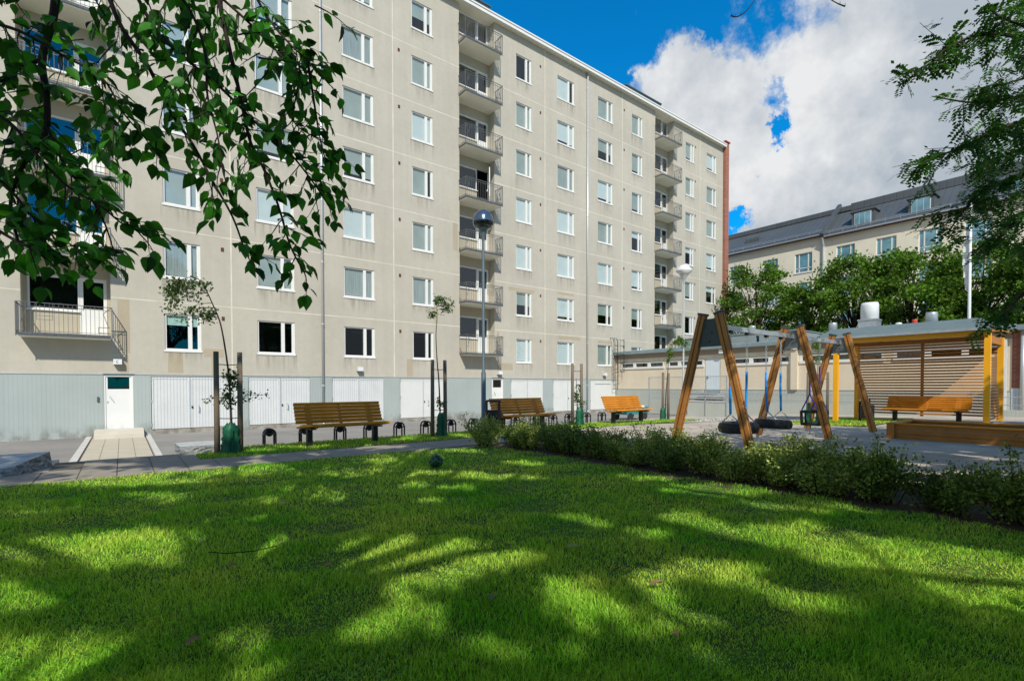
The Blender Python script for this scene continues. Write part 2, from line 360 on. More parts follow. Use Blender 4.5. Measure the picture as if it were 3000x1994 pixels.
# granite blocks by the stair
mb = MB(); A = [(-.82, 9.95), (-1.13, 9.12), (-2.6, 8.95), (-2.6, 9.98)]
top = [(-.85, 9.93, .225), (-1.16, 9.17, .12), (-2.6, 9.0, .10), (-2.6, 9.96, .22)]
def rough_block(foot, top, nseg=9, amp=.02):
    mb = MB(); n = len(foot)
    for i in range(n):
        a, b = Vector((*foot[i], -.02)), Vector((*foot[(i + 1) % n], -.02)); c, d = Vector(top[i]), Vector(top[(i + 1) % n])
        g = [[None] * (nseg + 1) for _ in range(6)]
        for r in range(6):
            for q in range(nseg + 1):
                p = (a.lerp(b, q / nseg)).lerp(c.lerp(d, q / nseg), r / 5)
                if 0 < r < 5 and 0 < q < nseg: p = p + Vector((R.uniform(-1, 1), R.uniform(-1, 1), R.uniform(-.4, .4))) * amp
                g[r][q] = p
        mb.mi = 1
        for r in range(5):
            for q in range(nseg): mb.quadp([g[r][q], g[r][q + 1], g[r + 1][q + 1], g[r + 1][q]])
    mb.mi = 0; mb.quadp(top); return mb
tag(part('stone_block', rough_block(A, top, 12, .035), [M['granite'], M['rough_granite']]), 'long rough granite block with mossy split side at left edge of the slab path', 'stone block', 'granite blocks beside the stair')
tag(part('stone_block', rough_block([(.76, 10.2), (1.5, 10.25), (1.46, 10.98), (.74, 10.95)], [(.76, 10.21, .145), (1.49, 10.26, .14), (1.45, 10.97, .15), (.74, 10.94, .15)], 9, .012), [M['granite'], M['rough_granite']]), 'pale granite block with smooth top beside the grass strip and first staked tree', 'stone block', 'granite blocks beside the stair')
# stones on the slope right of the third bench
n = 2600; xs = NR.uniform(12.0, 20.5, n); ys = NR.uniform(0, 1, n)
V = []; F = []
ICO = [(0, 0, 1), (.9, 0, .3), (.28, .85, .3), (-.73, .53, .3), (-.73, -.53, .3), (.28, -.85, .3), (0, 0, -.5)]
for i in range(n):
    x = xs[i]; lo = 10.84 if x < 14 else 10.3 + (x - 14) * .02; y = lo + ys[i] * min(2.6, .3 + (x - 12) * .8); s = R.uniform(.03, .085); a = R.uniform(0, 6.28); b = len(V); z = zt(x, y)
    for p in ICO:
        k = s * R.uniform(.75, 1.2); V.append((x + (p[0] * math.cos(a) - p[1] * math.sin(a)) * k, y + (p[0] * math.sin(a) + p[1] * math.cos(a)) * k, z + .01 + p[2] * k * .7))
    for j in range(5): F.append((b, b + 1 + j, b + 1 + (j + 1) % 5)); F.append((b + 6, b + 1 + (j + 1) % 5, b + 1 + j))
tag(link('slope_stones', np_mesh('slope_stones', np.array(V), np.array(F), M['pebble'])), 'bed of loose grey stones on the slope behind the sunlit bench', 'stones', kind='stuff')

# ------------------------------------------------------------------ main building
def wall_holes(mb, x0, x1, z0, z1, rects, y, dep, axis='y', s=1):
    """wall in plane y=const with rectangular openings and reveals going back by dep"""
    def P(u, w, d): return (u, y + d, w) if axis == 'y' else (y + d, u, w)
    us = sorted({x0, x1, *[r[0] for r in rects], *[r[1] for r in rects]}); ws = sorted({z0, z1, *[r[2] for r in rects], *[r[3] for r in rects]})
    us = [u for u in us if x0 <= u <= x1]; ws = [w for w in ws if z0 <= w <= z1]
    for i in range(len(us) - 1):
        for j in range(len(ws) - 1):
            cu, cw = (us[i] + us[i + 1]) / 2, (ws[j] + ws[j + 1]) / 2
            if any(r[0] < cu < r[1] and r[2] < cw < r[3] for r in rects): continue
            mb.quadp([P(us[i], ws[j], 0), P(us[i + 1], ws[j], 0), P(us[i + 1], ws[j + 1], 0), P(us[i], ws[j + 1], 0)])
    for a, b, c, d in rects:
        for (p, q) in (((a, c), (b, c)), ((b, c), (b, d)), ((b, d), (a, d)), ((a, d), (a, c))):
            mb.quadp([P(*p, 0), P(*p, dep), P(*q, dep), P(*q, 0)])
bld = thing('apartment_building', 'long beige apartment block with white windows and recessed balconies above a grey ground floor', 'building', (0, FY, 0))
def bp(name, mb, m, parent=None, **k):
    o = part(name, mb, m, parent or bld, **k)
    if parent is None: o.location.y -= FY
    return o
WCOL = {1: (1.32, 1.2), 2: (4.56, 1.5), 3: (8.26, 1.5), 4: (11.80, 1.2), 6: (18.57, 1.2), 7: (21.91, 1.5), 8: (25.67, 1.5), 9: (29.27, 1.2), 11: (36.01, 1.2), 12: (39.10, 1.5)}
REC = [(-2.65, -.29), (14.63, 16.98), (32.0, 34.35)]
rects = [(x, x + w, 2.586 + 2.8 * k, 3.975 + 2.8 * k) for (x, w) in WCOL.values() for k in range(7)]
mb = MB(); segs = [(-24, -2.65), (-.29, 14.63), (16.98, 32.0), (34.35, 41.68)]
for a, b in segs: wall_holes(mb, a, b, 1.6, 21.88, [r for r in rects if a < r[0] < b], FY, .13)
for a, b in REC:
    mb.quadp([(a, FY, 1.6), (b, FY, 1.6), (b, FY, 2.835), (a, FY, 2.835)])
    for x in (a, b): mb.quadp([(x, FY, 2.835), (x, FY + .48, 2.835), (x, FY + .48, 21.88), (x, FY, 21.88)])
bp('wall', mb, M['render'])
for a, b in REC:
    mb = MB(); rr = []
    for k in range(7):
        z = 2.955 + 2.8 * k; rr += [(a + .12, a + 1.48, z + .93, z + 2.14), (a + 1.48, a + 2.24, z + .04, z + 2.14)]
    wall_holes(mb, a, b, 2.835, 21.88, rr, FY + .48, .08)
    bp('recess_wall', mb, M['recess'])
mb = MB(); mb.box(-24, 41.68, FY + .5, FY + .9, -1, -.9); 
for a, b in ((-24, 41.6),): mb.box(a, b, 34.9, 35.0, -1, 21.8); mb.box(-24, -23.9, FY + .02, 35, -1, 21.8)
bp('rear_wall', mb, M['render'])
mb = MB(); mb.box(-23.5, 41.5, FY + 1.6, FY + 1.65, -.6, 21.7); bp('dark_room_backing', mb, M['dark'])  # near-black sheet, its colour stands for the unlit rooms behind the glass
# ground floor cladding with door openings
DO = [(-.53, .32, -.37, 1.6), (16.76, 17.58, -.37, 1.6), (33.4, 34.2, -.37, 1.6)]
GD = [(.86, 2.10, 3.92, 1), (4.18, 5.42, 6.68, 1), (7.66, 8.92, 10.18, 1), (11.05, 12.34, 13.66, 0), (18.13, 19.38, 20.65, 0), (21.51, 22.78, 24.0, 0), (24.92, 24.92, 27.46, 0)]
ho = DO + [(a, c, -.64, 1.55) for a, b, c, d in GD]
mb = MB(); wall_holes(mb, -24, 41.68, -.66, 1.6, ho, FY - .02, .1); mb.quadp([(-24, FY - .02, 1.6), (41.68, FY - .02, 1.6), (41.68, FY, 1.6), (-24, FY, 1.6)])
bp('plinth', mb, M['plinth'])
# sheet flashing over the plinth, joints and repair patches in the render
mb = MB(); mb.box(-24, 41.68, FY - .035, FY + .0, 1.6, 1.625); bp('flashing', mb, M['galv'])
mb = MB()
for k in range(7):
    z = 4.42 + 2.8 * k
    if k == 6: break
    for a, b in segs: mb.box(a, b - (.0), FY - .0025, FY + .001, z - .021, z + .021)
for x in (3.6, 10.77, 20.86, 28.2, 38.1): mb.box(x - .026, x + .026, FY - .0045, FY + .001, 1.63, 21.86)
bp('panel_joints', mb, M['joint'])
for x0, x1, z0, z1 in ((2.6, 3.3, 2.35, 2.68), (2.85, 3.1, 1.63, 2.34), (11.45, 11.78, 1.65, 2.55), (-.1, .25, 2.4, 4.38), (13.05, 13.25, 4.5, 5.35), (17.3, 18.3, 2.1, 2.5), (17.15, 17.28, 1.7, 4.3), (-.05, .2, 1.66, 2.35), (1.4, 1.9, 1.7, 2.5), (14.2, 14.5, 8.5, 10.0), (21.9, 23.4, 7.0, 7.15), (18.0, 20, 6.82, 7.0), (25.7, 27.1, 4.1, 4.25), (22, 24, 4.15, 4.38)):
    mb = MB(); mb.box(x0, x1, FY - .0018, FY + .001, z0, z1); bp('repair_patch', mb, M['render2'])
for x in (3.29, 11.1, 20.49, 28.4, 37.4):
    for k in range(7):
        z = 3.93 + 2.8 * k; mb = MB(); mb.box(x - .055, x + .055, FY - .006, FY + .01, z - .085, z + .085)
        for q in range(4): mb.box(x - .055, x + .055, FY - .014, FY - .006, z - .07 + q * .04, z - .055 + q * .04)
        bp('wall_vent', mb, M['vent'])
# windows
def window_mesh(w, h):
    f = MB(); d = .02
    f.box(0, .035, d, .10, 0, h); f.box(w - .085, w, d - .01, .10, 0, h); f.box(.035, w - .085, d, .10, h - .05, h); f.box(.035, w - .085, d, .10, 0, .06)
    m0, m1 = w * .63, w * .63 + .14
    f.box(m0, m1, d - .01, .10, .06, h - .05)
    f.box(.035, .06, .03, .1, .06, h - .05); f.box(w - .12, w - .085, .03, .1, .06, h - .05)
    f.box(-.03, w + .03, -.05, .03, -.075, .002)          # white sill
    s = MB(); s.quadp([(.06, .06, .06), (m0, .06, .06), (m0, .06, h - .05), (.06, .06, h - .05)]); s.quadp([(m1, .06, .06), (w - .12, .06, .06), (w - .12, .06, h - .05), (m1, .06, h - .05)])
    return f.mesh('window_frame', M['white']), s.mesh('pane', M['glass']), m0, m1
WM = {w: window_mesh(w, 1.389) for w in (1.2, 1.5)}
def blind_mesh(w, m0, m1, drop, yy=.10):
    s = MB(); h = 1.389
    s.quadp([(.05, yy, h - .04 - drop), (m0 + .02, yy, h - .04 - drop), (m0 + .02, yy, h - .04), (.05, yy, h - .04)]); return s
BL = {}
def blind(w, kind, part2=True):
    key = (w, kind)
    if key in BL: return BL[key]
    m0, m1 = WM[w][2:]; h = 1.389; s = MB(); y = .105
    dr = {'full': 1.3, 'half': .75, 'third': .42, 'low': 1.15, 'left': 1.3}[kind[1]]
    s.quadp([(.04, y, h - dr), (m0 + .02, y, h - dr), (m0 + .02, y, h), (.04, y, h)])
    if kind[1] != 'left': s.quadp([(m1 - .02, y, h - min(dr * 1.05, 1.33)), (w - .09, y, h - min(dr * 1.05, 1.33)), (w - .09, y, h), (m1 - .02, y, h)])
    BL[key] = s.mesh('blind', M[{'g': 'blind', 'w': 'blindw', 'c': 'blindc'}[kind[0]]]); return BL[key]
DIM = {}
OV = {(1, 0): ('w', 'third'), (2, 0): None, (3, 0): None, (4, 0): None, (4, 6): ('g', 'half'), (6, 6): None, (7, 6): ('w', 'left'), (1, 3): ('c', 'full'), (1, 1): ('c', 'full'), (3, 1): ('c', 'full'), (4, 1): ('c', 'full'), (3, 2): ('w', 'full'), (6, 2): ('w', 'full'), (7, 2): ('w', 'full'), (8, 2): ('w', 'full'), (7, 3): ('w', 'full'), (6, 3): ('w', 'full'), (7, 0): ('w', 'full'), (6, 0): ('w', 'full'), (8, 4): ('w', 'low'), (8, 0): ('g', 'full'), (4, 3): ('g', 'left')}
for c, (x, w) in WCOL.items():
    for k in range(7):
        fm, pm, m0, m1 = WM[w]
        o = link('window', fm, bld, (x, .02, 2.586 + 2.8 * k)); pp = link('pane', pm, o)
        if k == 0 and c < 5: pp.data = DIM.setdefault(w, pm.copy()); pp.data.materials[0] = M['glass_dim']
        s = MB(); hh = R.uniform(.5, 1.1); s.quadp([(-.08, -.0226, -hh), (w + .08, -.0226, -hh), (w + .08, -.0226, -.02), (-.08, -.0226, -.02)]); link('sill_stain', s.mesh('sill_stain', M['stain']), o)
        kd = OV.get((c, k), R.choice([('g', 'full'), ('g', 'full'), ('g', 'full'), ('w', 'full'), ('w', 'low'), ('g', 'low'), ('c', 'full'), ('g', 'half'), ('w', 'third'), None] if c > 4 else [('g', 'full'), ('g', 'full'), ('g', 'full'), ('w', 'full'), ('g', 'low'), ('c', 'full')]))
        if kd: link('blind', blind(w, kd), o)
mb = MB(); mb.quadp([(-24, FY - .0235, -.64), (41.6, FY - .0235, -.64), (41.6, FY - .0235, -.15), (-24, FY - .0235, -.15)]); bp('splash_stain', mb, M['splash'])
# balconies: slab > railing, drip edge
def rail_mesh(W=2.44, D=.78, H=.98):
    r = MB(); n = int(W / .115)
    for i in range(n + 1): x = W * i / n; r.box(x - .006, x + .006, -.006, .006, .02, H)
    for x in (0, W):
        for j in range(1, 7): y = D * j / 7; r.box(x - .006, x + .006, y - .006, y + .006, .02, H)
        r.box(x - .014, x + .014, 0, D, H, H + .02); r.box(x - .01, x + .01, 0, D, .05, .07)
        r.box(x - .014, x + .014, -.014, .014, -.12, H)
    r.box(-.014, W + .014, -.016, .016, H, H + .022); r.box(0, W, -.008, .008, H - .11, H - .095); r.box(0, W, -.008, .008, .05, .066)
    for x, s in ((W - .02, -1), (.02, 1)):
        r.bar((x, .03, H), (x + s * .22, .05, H - .22), .018, .018); r.bar((x + s * .22, .05, H - .22), (x + s * .08, .05, .3), .018, .018)
    r.box(W - .38, W - .06, .04, .06, .27, .29); r.box(W - .38, W - .06, .04, .06, .08, .1); r.box(W - .38, W - .365, .04, .06, .08, .29)
    return r.mesh('railing', M['rail'])
sl = MB(); sl.box(0, 2.35, 0, 1.17, 0, .12); slm = sl.mesh('balcony', M['slab'])
ed = MB(); ed.box(-.02, 2.37, -.035, -.002, .045, .135); ed.box(-.035, -.002, -.03, .69, .045, .135)
for i in range(40): x = .03 + i * .059; ed.box(x, x + .02, -.05, -.035, .02, .1)
edm = ed.mesh('drip_edge', M['edge']); rm = rail_mesh()
hold = MB()
for z in (.45, .58, .7): hold.box(.35, .75, .0, .012, z, z + .012)
hold.box(.35, .362, 0, .012, .45, .98); hold.box(.74, .752, 0, .012, .45, .98); hm = hold.mesh('planter_rack', M['rail'])
f = MB(); w = 1.36; h = 1.21
f.box(0, .05, 0, .08, 0, h); f.box(w - .05, w, 0, .08, 0, h); f.box(.05, w - .05, 0, .08, 0, .05); f.box(.05, w - .05, 0, .08, h - .07, h); f.box(-.03, w, -.08, 0, -.05, 0)
bwm = f.mesh('balcony_window', M['white']); s = MB(); s.quadp([(.05, .04, .05), (w - .05, .04, .05), (w - .05, .04, h - .07), (.05, .04, h - .07)]); bpm = s.mesh('pane', M['glass'])
def door_mesh():
    f = MB(); f.box(0, .76, .0, .05, 0, .95); f.box(0, .10, 0, .05, .95, 2.1); f.box(.67, .76, 0, .05, .95, 2.1); f.box(.1, .67, 0, .05, 1.98, 2.1); f.box(.1, .67, -.0, .05, .95, 1.0)
    f.box(.06, .085, -.05, -.0, .98, 1.1)
    return f.mesh('balcony_door', M['white'])
dm = door_mesh(); s = MB(); s.quadp([(.1, .03, 1.0), (.67, .03, 1.0), (.67, .03, 1.98), (.1, .03, 1.98)]); dpm = s.mesh('pane', M['glass'])
for ci, (a, b) in enumerate(REC):
    for k in range(7):
        z = 2.835 + 2.8 * k
        o = link('balcony', slm, bld, (a, -.69, z))
        link('railing', rm, o, (-.045, -.03, .12)); link('drip_edge', edm, o)
        if ci == 0 or k in (1, 6): link('planter_rack', hm, o, (.1 + .9 * (ci == 1), -.06, .1))
        wn = link('balcony_window', bwm, bld, (a + .12, .49, z + 1.05)); link('pane', bpm, wn)
        dd = link('balcony_door', dm, bld, (a + 1.48, .49, z + .16)); link('pane', dpm, dd)
        if (ci, k) == (1, 3): dd.location = (a + 2.2, .47, z + .16); dd.rotation_euler = (0, 0, math.radians(-118)); dd['label'] = 'balcony door standing open'
# roof, fascia, boxes
mb = MB(); mb.box(-24, 41.66, FY - .33, 35.1, 21.88, 22.02); bp('roof', mb, M['slab'])
mb = MB(); mb.box(-24, 41.66, FY - .355, FY - .33, 21.84, 22.0); mb.box(-24, 41.66, FY - .39, FY + .4, 22.02, 22.10); bp('fascia', mb, M['white'])
for x0, x1 in ((9.5, 17.58), (30.1, 34.4)):
    mb = MB(); mb.box(x0, x1, 24.6, 30, 22.1, 23.68); mb.box(x0 - .05, x1 + .05, 24.55, 30.1, 23.68, 23.76); bp('roof_plant_room', mb, M['darkplate'])
mb = MB(); mb.box(41.68, 42.28, FY - .22, 35.4, -.7, 22.35); bp('gable_wall', mb, M['brick'])
mb = MB(); mb.box(41.6, 42.36, FY - .3, 35.5, 22.35, 22.45); bp('coping', mb, M['coping'])
for x in (7.24, 24.58):
    mb = MB(); mb.tube([(x, FY - .09, -.5), (x, FY - .09, 21.9)], .055, 12)
    for k in range(8): mb.lathe([(.062, -.03), (.07, 0), (.062, .03)], (x, FY - .09, 1.2 + 2.8 * k), 12); mb.box(x - .02, x + .02, FY - .05, FY, 1.1 + 2.8 * k, 1.14 + 2.8 * k)
    mb.tube([(x, FY - .09, -.5), (x, FY - .16, -.58)], .055, 12); bp('drainpipe', mb, M['pipe'], smooth=True)
# garage doors and entrance doors
for a, b, c, rib in GD:
    mm = M['garage'] if rib else M['garage_flat']
    mb = MB(); mb.mi = 1; mb.box(a, c, FY - .005, FY + .08, -.66, -.46)
    mb.mi = 0; leaves_ = [(a, b), (b, c)] if b > a else [(a, c)]
    for p, q in leaves_:
        mb.mi = 0; mb.box(p + .02, q - .02, FY - .03, FY + .03, -.45, 1.53)
        mb.box(p + .02, p + .07, FY - .045, FY - .03, -.45, 1.53); mb.box(q - .07, q - .02, FY - .045, FY - .03, -.45, 1.53); mb.box(p + .07, q - .07, FY - .045, FY - .03, 1.46, 1.53)
    g = bp('garage_door', mb, [mm, M['concrete']])
    hb = MB()
    if b > a:
        hb.tube([(b + .28, FY - .05, .42), (b + .30, FY - .10, .40), (b + .30, FY - .10, .18), (b + .28, FY - .05, .16)], .014, 6); 
        for z in (-.35, .55, 1.4): q = MB(); q.box(a - .01, a + .03, FY - .06, FY - .04, z, z + .12); part('hinge', q, M['galv'], g)
        q = MB(); q.box(b + .05, b + .1, FY - .07, FY - .045, .32, .4); part('lock', q, M['black'], g); q = MB(); q.box(b - .025, b + .025, FY - .06, FY - .046, -.46, 1.53); part('cover_strip', q, M['pipe'], g)
    else: hb.box(a + .45, c - .5, FY - .06, FY - .045, 1.28, 1.31)
    h = part('handle', hb, M['galv'], g)
for i, (a, b, c, d) in enumerate(DO):
    mb = MB(); y = FY + .03
    mb.box(a, a + .05, y - .03, y + .06, c, d - .01); mb.box(b - .05, b, y - .03, y + .06, c, d - .01); mb.box(a + .05, b - .05, y - .03, y + .06, d - .06, d - .01)
    mb.box(a + .05, b - .05, y, y + .05, c, 1.08); mb.box(a + .05, a + .11, y, y + .05, 1.08, 1.54); mb.box(b - .11, b - .05, y, y + .05, 1.08, 1.54); mb.box(a + .11, b - .11, y, y + .05, 1.52, 1.54)
    g = bp('entrance_door', mb, M['white']); s = MB(); s.quadp([(a + .11, y + .02, 1.08), (b - .11, y + .02, 1.08), (b - .11, y + .02, 1.52), (a + .11, y + .02, 1.52)]); part('pane', s, M['glass_dim'], g)
    hb = MB(); hb.bar((a + .16, y - .04, .82), (a + .28, y - .04, .62), .02, .02); hb.box(a + .09, a + .12, y - .02, y, .58, .64); part('handle', hb, M['galv'], g)
    s = MB(); s.box(a - .26, b + .28, FY - 1.0, FY - .02, -.66, -.37) if i == 0 else s.box(a - .1, b + .1, FY - .8, FY - .02, -.66, -.45)
    bp('door_step', s, M['step'])
    if i == 0: s = MB(); s.box(-.79, .6, FY - 1.22, FY - 1.0, -.66, -.50); bp('door_step', s, M['step'])
    mb = MB(); mb.box(a - .02, b + .04, FY - .06, FY - .0, 1.63, 1.655); bp('door_hood', mb, M['galv'])
mb = MB(); mb.box(-.72, -.66, FY - .06, FY - .02, .62, .80); bp('intercom', mb, M['darkplate'])
for x, z, t in ((-.12, 2.07, 1), (8.95, 1.98, 0), (17.25, 1.92, 0), (26.27, 1.95, 0)):
    mb = MB(); mb.box(x - .125, x + .125, FY - .24, FY - .02, z - .09, z + .10); mb.box(x - .05, x + .05, FY - .02, FY, z - .04, z + .04)
    g = bp('wall_lamp', mb, M['lampwhite'])
    if t:
        s = MB(); rr = []
        for q in range(17):
            an = math.radians(50 + 260 * q / 16); rr.append((x + .0 + .036 * math.cos(an), z + .052 * math.sin(an), x + .022 * math.cos(an), z + .036 * math.sin(an)))
        for q in range(16): A1, B1 = rr[q], rr[q + 1]; s.quadp([(A1[0], FY - .243, A1[1]), (B1[0], FY - .243, B1[1]), (B1[2], FY - .243, B1[3]), (A1[2], FY - .243, A1[3])])
        part('letter', s, M['black'], g)
for g in [o for o in COL.objects if o.parent and o.parent.parent is bld and o.name.split('.')[0] in ('handle', 'pane', 'letter') and o.data.users == 1]: pass
# ------------------------------------------------------------------ low wing on the right
WX = 27.6
wing = thing('annex_building', 'low beige annex with narrow band windows at right angles to the tall apartment block', 'building', (WX, 0, 0))
def wp(name, mb, m, parent=None, **k):
    o = part(name, mb, m, parent or wing, **k)
    if parent is None: o.location.x -= WX
    return o
grp = [[22.98, 22.85 - 3.3], [19.2, 16.62], [14.8, 11.64], [11.25, 7.6], [7.3, 3.6]]
bands = [(3.6, 7.25), (7.6, 11.22), (11.66, 14.84), (16.62, 19.15), (19.42, 22.98)]
wh = [(a, b, 2.40, 2.74) for a, b in bands] + [(15.58, 16.58, .75, 2.88)]
mb = MB(); wall_holes(mb, 3.42, FY, .93, 3.32, wh, WX, .12, 'x'); mb.box(WX + .5, 40, 23.0, FY - .01, -1, 3.3); wp('wall', mb, M['annex'])
mb = MB(); wall_holes(mb, 3.42, FY, -.9, .93, [(15.58, 16.58, .75, .93)], WX - .03, .1, 'x'); mb.box(WX - .05, WX, 3.42, FY, .93, .95); wp('plinth', mb, M['plinth_y'])
mb = MB(); mb.box(WX, WX + .35, 11.29, 11.62, .95, 3.3); wp('wall', mb, M['annex']).location.x -= .14
mb = MB(); mb.box(WX - .02, WX + 12, -7, 3.42, -.9, 3.32); wp('brick_end', mb, M['brick'])
mb = MB(); mb.box(WX - .05, WX - .02, -7, 2.95, -.9, 1.05); mb.box(WX - .05, WX - .02, 2.98, 3.42, -.9, 1.05); mb.box(WX - .04, WX - .02, -7, 2.9, 1.05, 3.3); wp('grey_cladding', mb, M['wingdoor'])
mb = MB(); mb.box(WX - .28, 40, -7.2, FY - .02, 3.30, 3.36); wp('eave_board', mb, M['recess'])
mb = MB(); mb.box(WX - .32, WX - .28, -7.2, FY - .02, 3.31, 3.50)
mb.quadp([(WX - .32, -7.2, 3.50), (WX + 1.5, -7.2, 3.66), (WX + 1.5, FY - .02, 3.66), (WX - .32, FY - .02, 3.50)]); mb.quadp([(WX + 1.5, -7.2, 3.66), (40, -7.2, 3.55), (40, FY - .02, 3.55), (WX + 1.5, FY - .02, 3.66)])
for i in range(30): y = -6.5 + i; mb.bar((WX - .3, y, 3.52), (WX + 1.5, y, 3.68), .02, .03)
wp('roof', mb, M['felt'])
mb = MB()
for y0, y1 in ((19.6, 16.9), (16.7, 14.4), (14.2, 12.1)): mb.box(29.4, 33, y1, y0, 3.6, 4.22); mb.box(29.35, 33.05, y1 - .05, y0 + .05, 4.22, 4.27)
wp('rooflight_box', mb, M['roofsheet'])
for a, b in bands:
    n = max(3, round((b - a) / 1.18)); s = (b - a) / n; f = MB(); g = MB()
    f.box(WX - .05, WX + .08, a - .02, b + .02, 2.29, 2.43); f.box(WX, WX + .08, a, b, 2.67, 2.76)
    for i in range(n + 1): y = a + i * s; f.box(WX, WX + .08, max(a, y - .11), min(b, y + .11), 2.43, 2.67)
    g.quadp([(WX + .05, a, 2.4), (WX + .05, b, 2.4), (WX + .05, b, 2.7), (WX + .05, a, 2.7)])
    o = wp('window', f, M['white']); part('pane', g, M['glass'], o)
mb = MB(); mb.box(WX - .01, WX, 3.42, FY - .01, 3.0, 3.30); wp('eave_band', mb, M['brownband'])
mb = MB(); mb.box(WX - .012, WX, 3.6, FY - .3, 2.76, 2.98); wp('lintel_band', mb, M['joint'])
mb = MB(); mb.box(WX + 1.2, WX + 1.25, 3.6, 23, -.5, 3.2); wp('dark_room_backing', mb, M['dark'])  # same dark backing, interior darkness put into the colour
mb = MB(); mb.box(WX + .02, WX + .07, 15.62, 16.54, .78, 2.85); d = wp('door', mb, M['wingdoor']); h = MB(); h.bar((WX - .02, 16.42, 1.75), (WX - .02, 16.34, 1.6), .03, .03); part('handle', h, M['black'], d)
for y in (15.43, 11.42): mb = MB(); mb.box(WX - .22, WX - .0, y - .13, y + .13, 3.03, 3.26); wp('wall_lamp', mb, M['lampwhite'])
mb = MB(); mb.tube([(WX - .12, 3.1, -.3), (WX - .12, 3.1, 3.3)], .08, 12); mb.tube([(WX - .12, 3.1, -.28), (WX - .24, 3.1, -.36)], .08, 10); wp('drainpipe', mb, M['pipe'], smooth=True)
mb = MB(); mb.box(WX - .14, WX - .05, 3.55, 3.75, -.5, 3.0); wp('corner_post', mb, M['lampwhite'])
# roof vents on the annex
def vent(x, y, z, r, h, hood, lab, cols=('galv', 'galv'), box=0):
    t = thing('roof_vent', lab, 'roof vent', (x, y, z), 0, 'vents on the annex roof'); mb = MB()
    if box: mb.box(-box, box, -box, box, 0, h * .52); mb.box(-box - .03, box + .03, -box - .03, box + .03, h * .5, h * .54)
    else: mb.lathe([(r * .62, 0), (r * .62, h * .55)], n=16)
    part('vent_base', mb, M[cols[0]], t); mb = MB(); mb.lathe([(r * .8, h * .53), (r, h * .56), (r, h * .92), (r * .92, h), (0, h + .02)], n=24); part('vent_hood', mb, M[cols[1]], t, True)
vent(31, 9.2, 3.6, .40, 1.88, 1, 'large pale round ventilation hood on a square metal box behind the shelter roof', ('galv', 'lampwhite'), .40)
vent(30.4, 10.7, 3.6, .20, .95, 1, 'small metal vent left of the large pale hood')
vent(31, 6.65, 3.6, .24, 1.1, 1, 'small metal vent above the red cap toward the right of the shelter roof')
vent(31, 7.95, 3.6, .14, .72, 1, 'tiny pale vent cap between the large hood and the red cap', ('lampwhite', 'lampwhite'))
vent(31, 7.3, 3.6, .11, .82, 1, 'small red vent cap poking over the shelter roof', ('red', 'red'))
vent(30.6, 15.2, 4.27, .2, .55, 1, 'squat metal vent on the grey rooflight boxes seen under the swing beam')
# caged ladder in the corner of block and annex
t = thing('roof_ladder', 'black caged metal ladder fixed to the tall block at the annex corner', 'ladder', (27.15, FY - .35, 0)); mb = MB()
for x in (-.2, .2): mb.tube([(x, 0, .9), (x, 0, 4.2), (x, .1, 4.45), (x, .3, 4.5), (x, .45, 4.3), (x, .45, 3.6)], .022, 6)
for i in range(12): mb.tube([(-.2, 0, 1.0 + i * .27), (.2, 0, 1.0 + i * .27)], .012, 5)
part('rungs', mb, M['black'], t); mb = MB()
for z in (2.1, 2.7, 3.3, 3.9, 4.3): mb.tube([(.33 * math.cos(a) , -.33 + -.33 * math.sin(a) + .0, z) for a in [math.pi * q / 8 * 1.0 for q in range(-1, 10)]], .012, 5)
for a in (.2, .9, 1.57, 2.2, 2.9): mb.tube([(.33 * math.cos(a), -.33 - .33 * math.sin(a), 2.1), (.33 * math.cos(a), -.33 - .33 * math.sin(a), 4.3)], .010, 5)
part('safety_cage', mb, M['black'], t)
# low wall, ramp rails and mesh fence in front of annex
t = thing('ramp_wall', 'low pale grey concrete wall with thin rails in front of the annex', 'wall', (26, 0, 0)); mb = MB()
mb.box(0, .18, -4, 16.72, -1, .24); part('wall', mb, M['wingdoor'] if 0 else M['plinth_y'], t)
mb = MB()
for z in (.42, .72): mb.tube([(.09, 14.2, z), (.09, 2, z)], .018, 6)
for i in range(9): y = 14.2 - i * 1.5; mb.tube([(.09, y, .2), (.09, y, .72)], .016, 6)
part('railing', mb, M['galv'], t)
t = thing('mesh_fence', 'fine grey metal mesh fence with posts around the annex door landing', 'fence', (26, 14.3, -.5)); mb = MB()
for y in (0, 1.25, 2.4, 3.7, 5.1): mb.box(-.03, .03, y - .03, y + .03, 0, 2.2)
mb.box(-.03, .03, 2.4, 2.55, -.2, 2.35)
for z in (.9, 1.22, 2.18): mb.box(-.02, .02, 0, 5.1, z - .02, z + .02)
part('fence_frame', mb, M['galv'], t); mb = MB()
for i in range(52): y = i * .098; mb.box(-.003, .003, y - .003, y + .003, .9, 2.18)
for i in range(13): z = .92 + i * .1; mb.box(-.003, .003, 0, 5.1, z - .003, z + .003)
part('mesh', mb, M['galv'], t); mb = MB()
for y0, y1 in ((.05, 1.2), (1.3, 2.35)):
    for z in (.78, .93, 1.08): mb.box(-.02, .02, y0, y1, z - .045, z + .045)
part('louvre', mb, M['pipe'], t)
t = thing('landing', 'grey steel landing and stair under the annex door', 'landing', (26.9, 16.1, -.5)); mb = MB(); mb.box(-.75, .6, -.9, .7, 1.12, 1.22)
for i in range(5): mb.box(-.75, .2, -.9 - .28 * (i + 1), -.9 - .28 * i, 1.1 - .2 * i - .06, 1.1 - .2 * i)
mb.bar((-.75, -.9, 1.1), (-.75, -2.4, .1), .04, .22); part('deck', mb, M['galv'], t); mb = MB(); 
for x, y in ((-.7, -.8), (-.7, .6)): mb.box(x - .03, x + .03, y - .03, y + .03, 0, 1.12)
part('leg', mb, M['galv'], t)

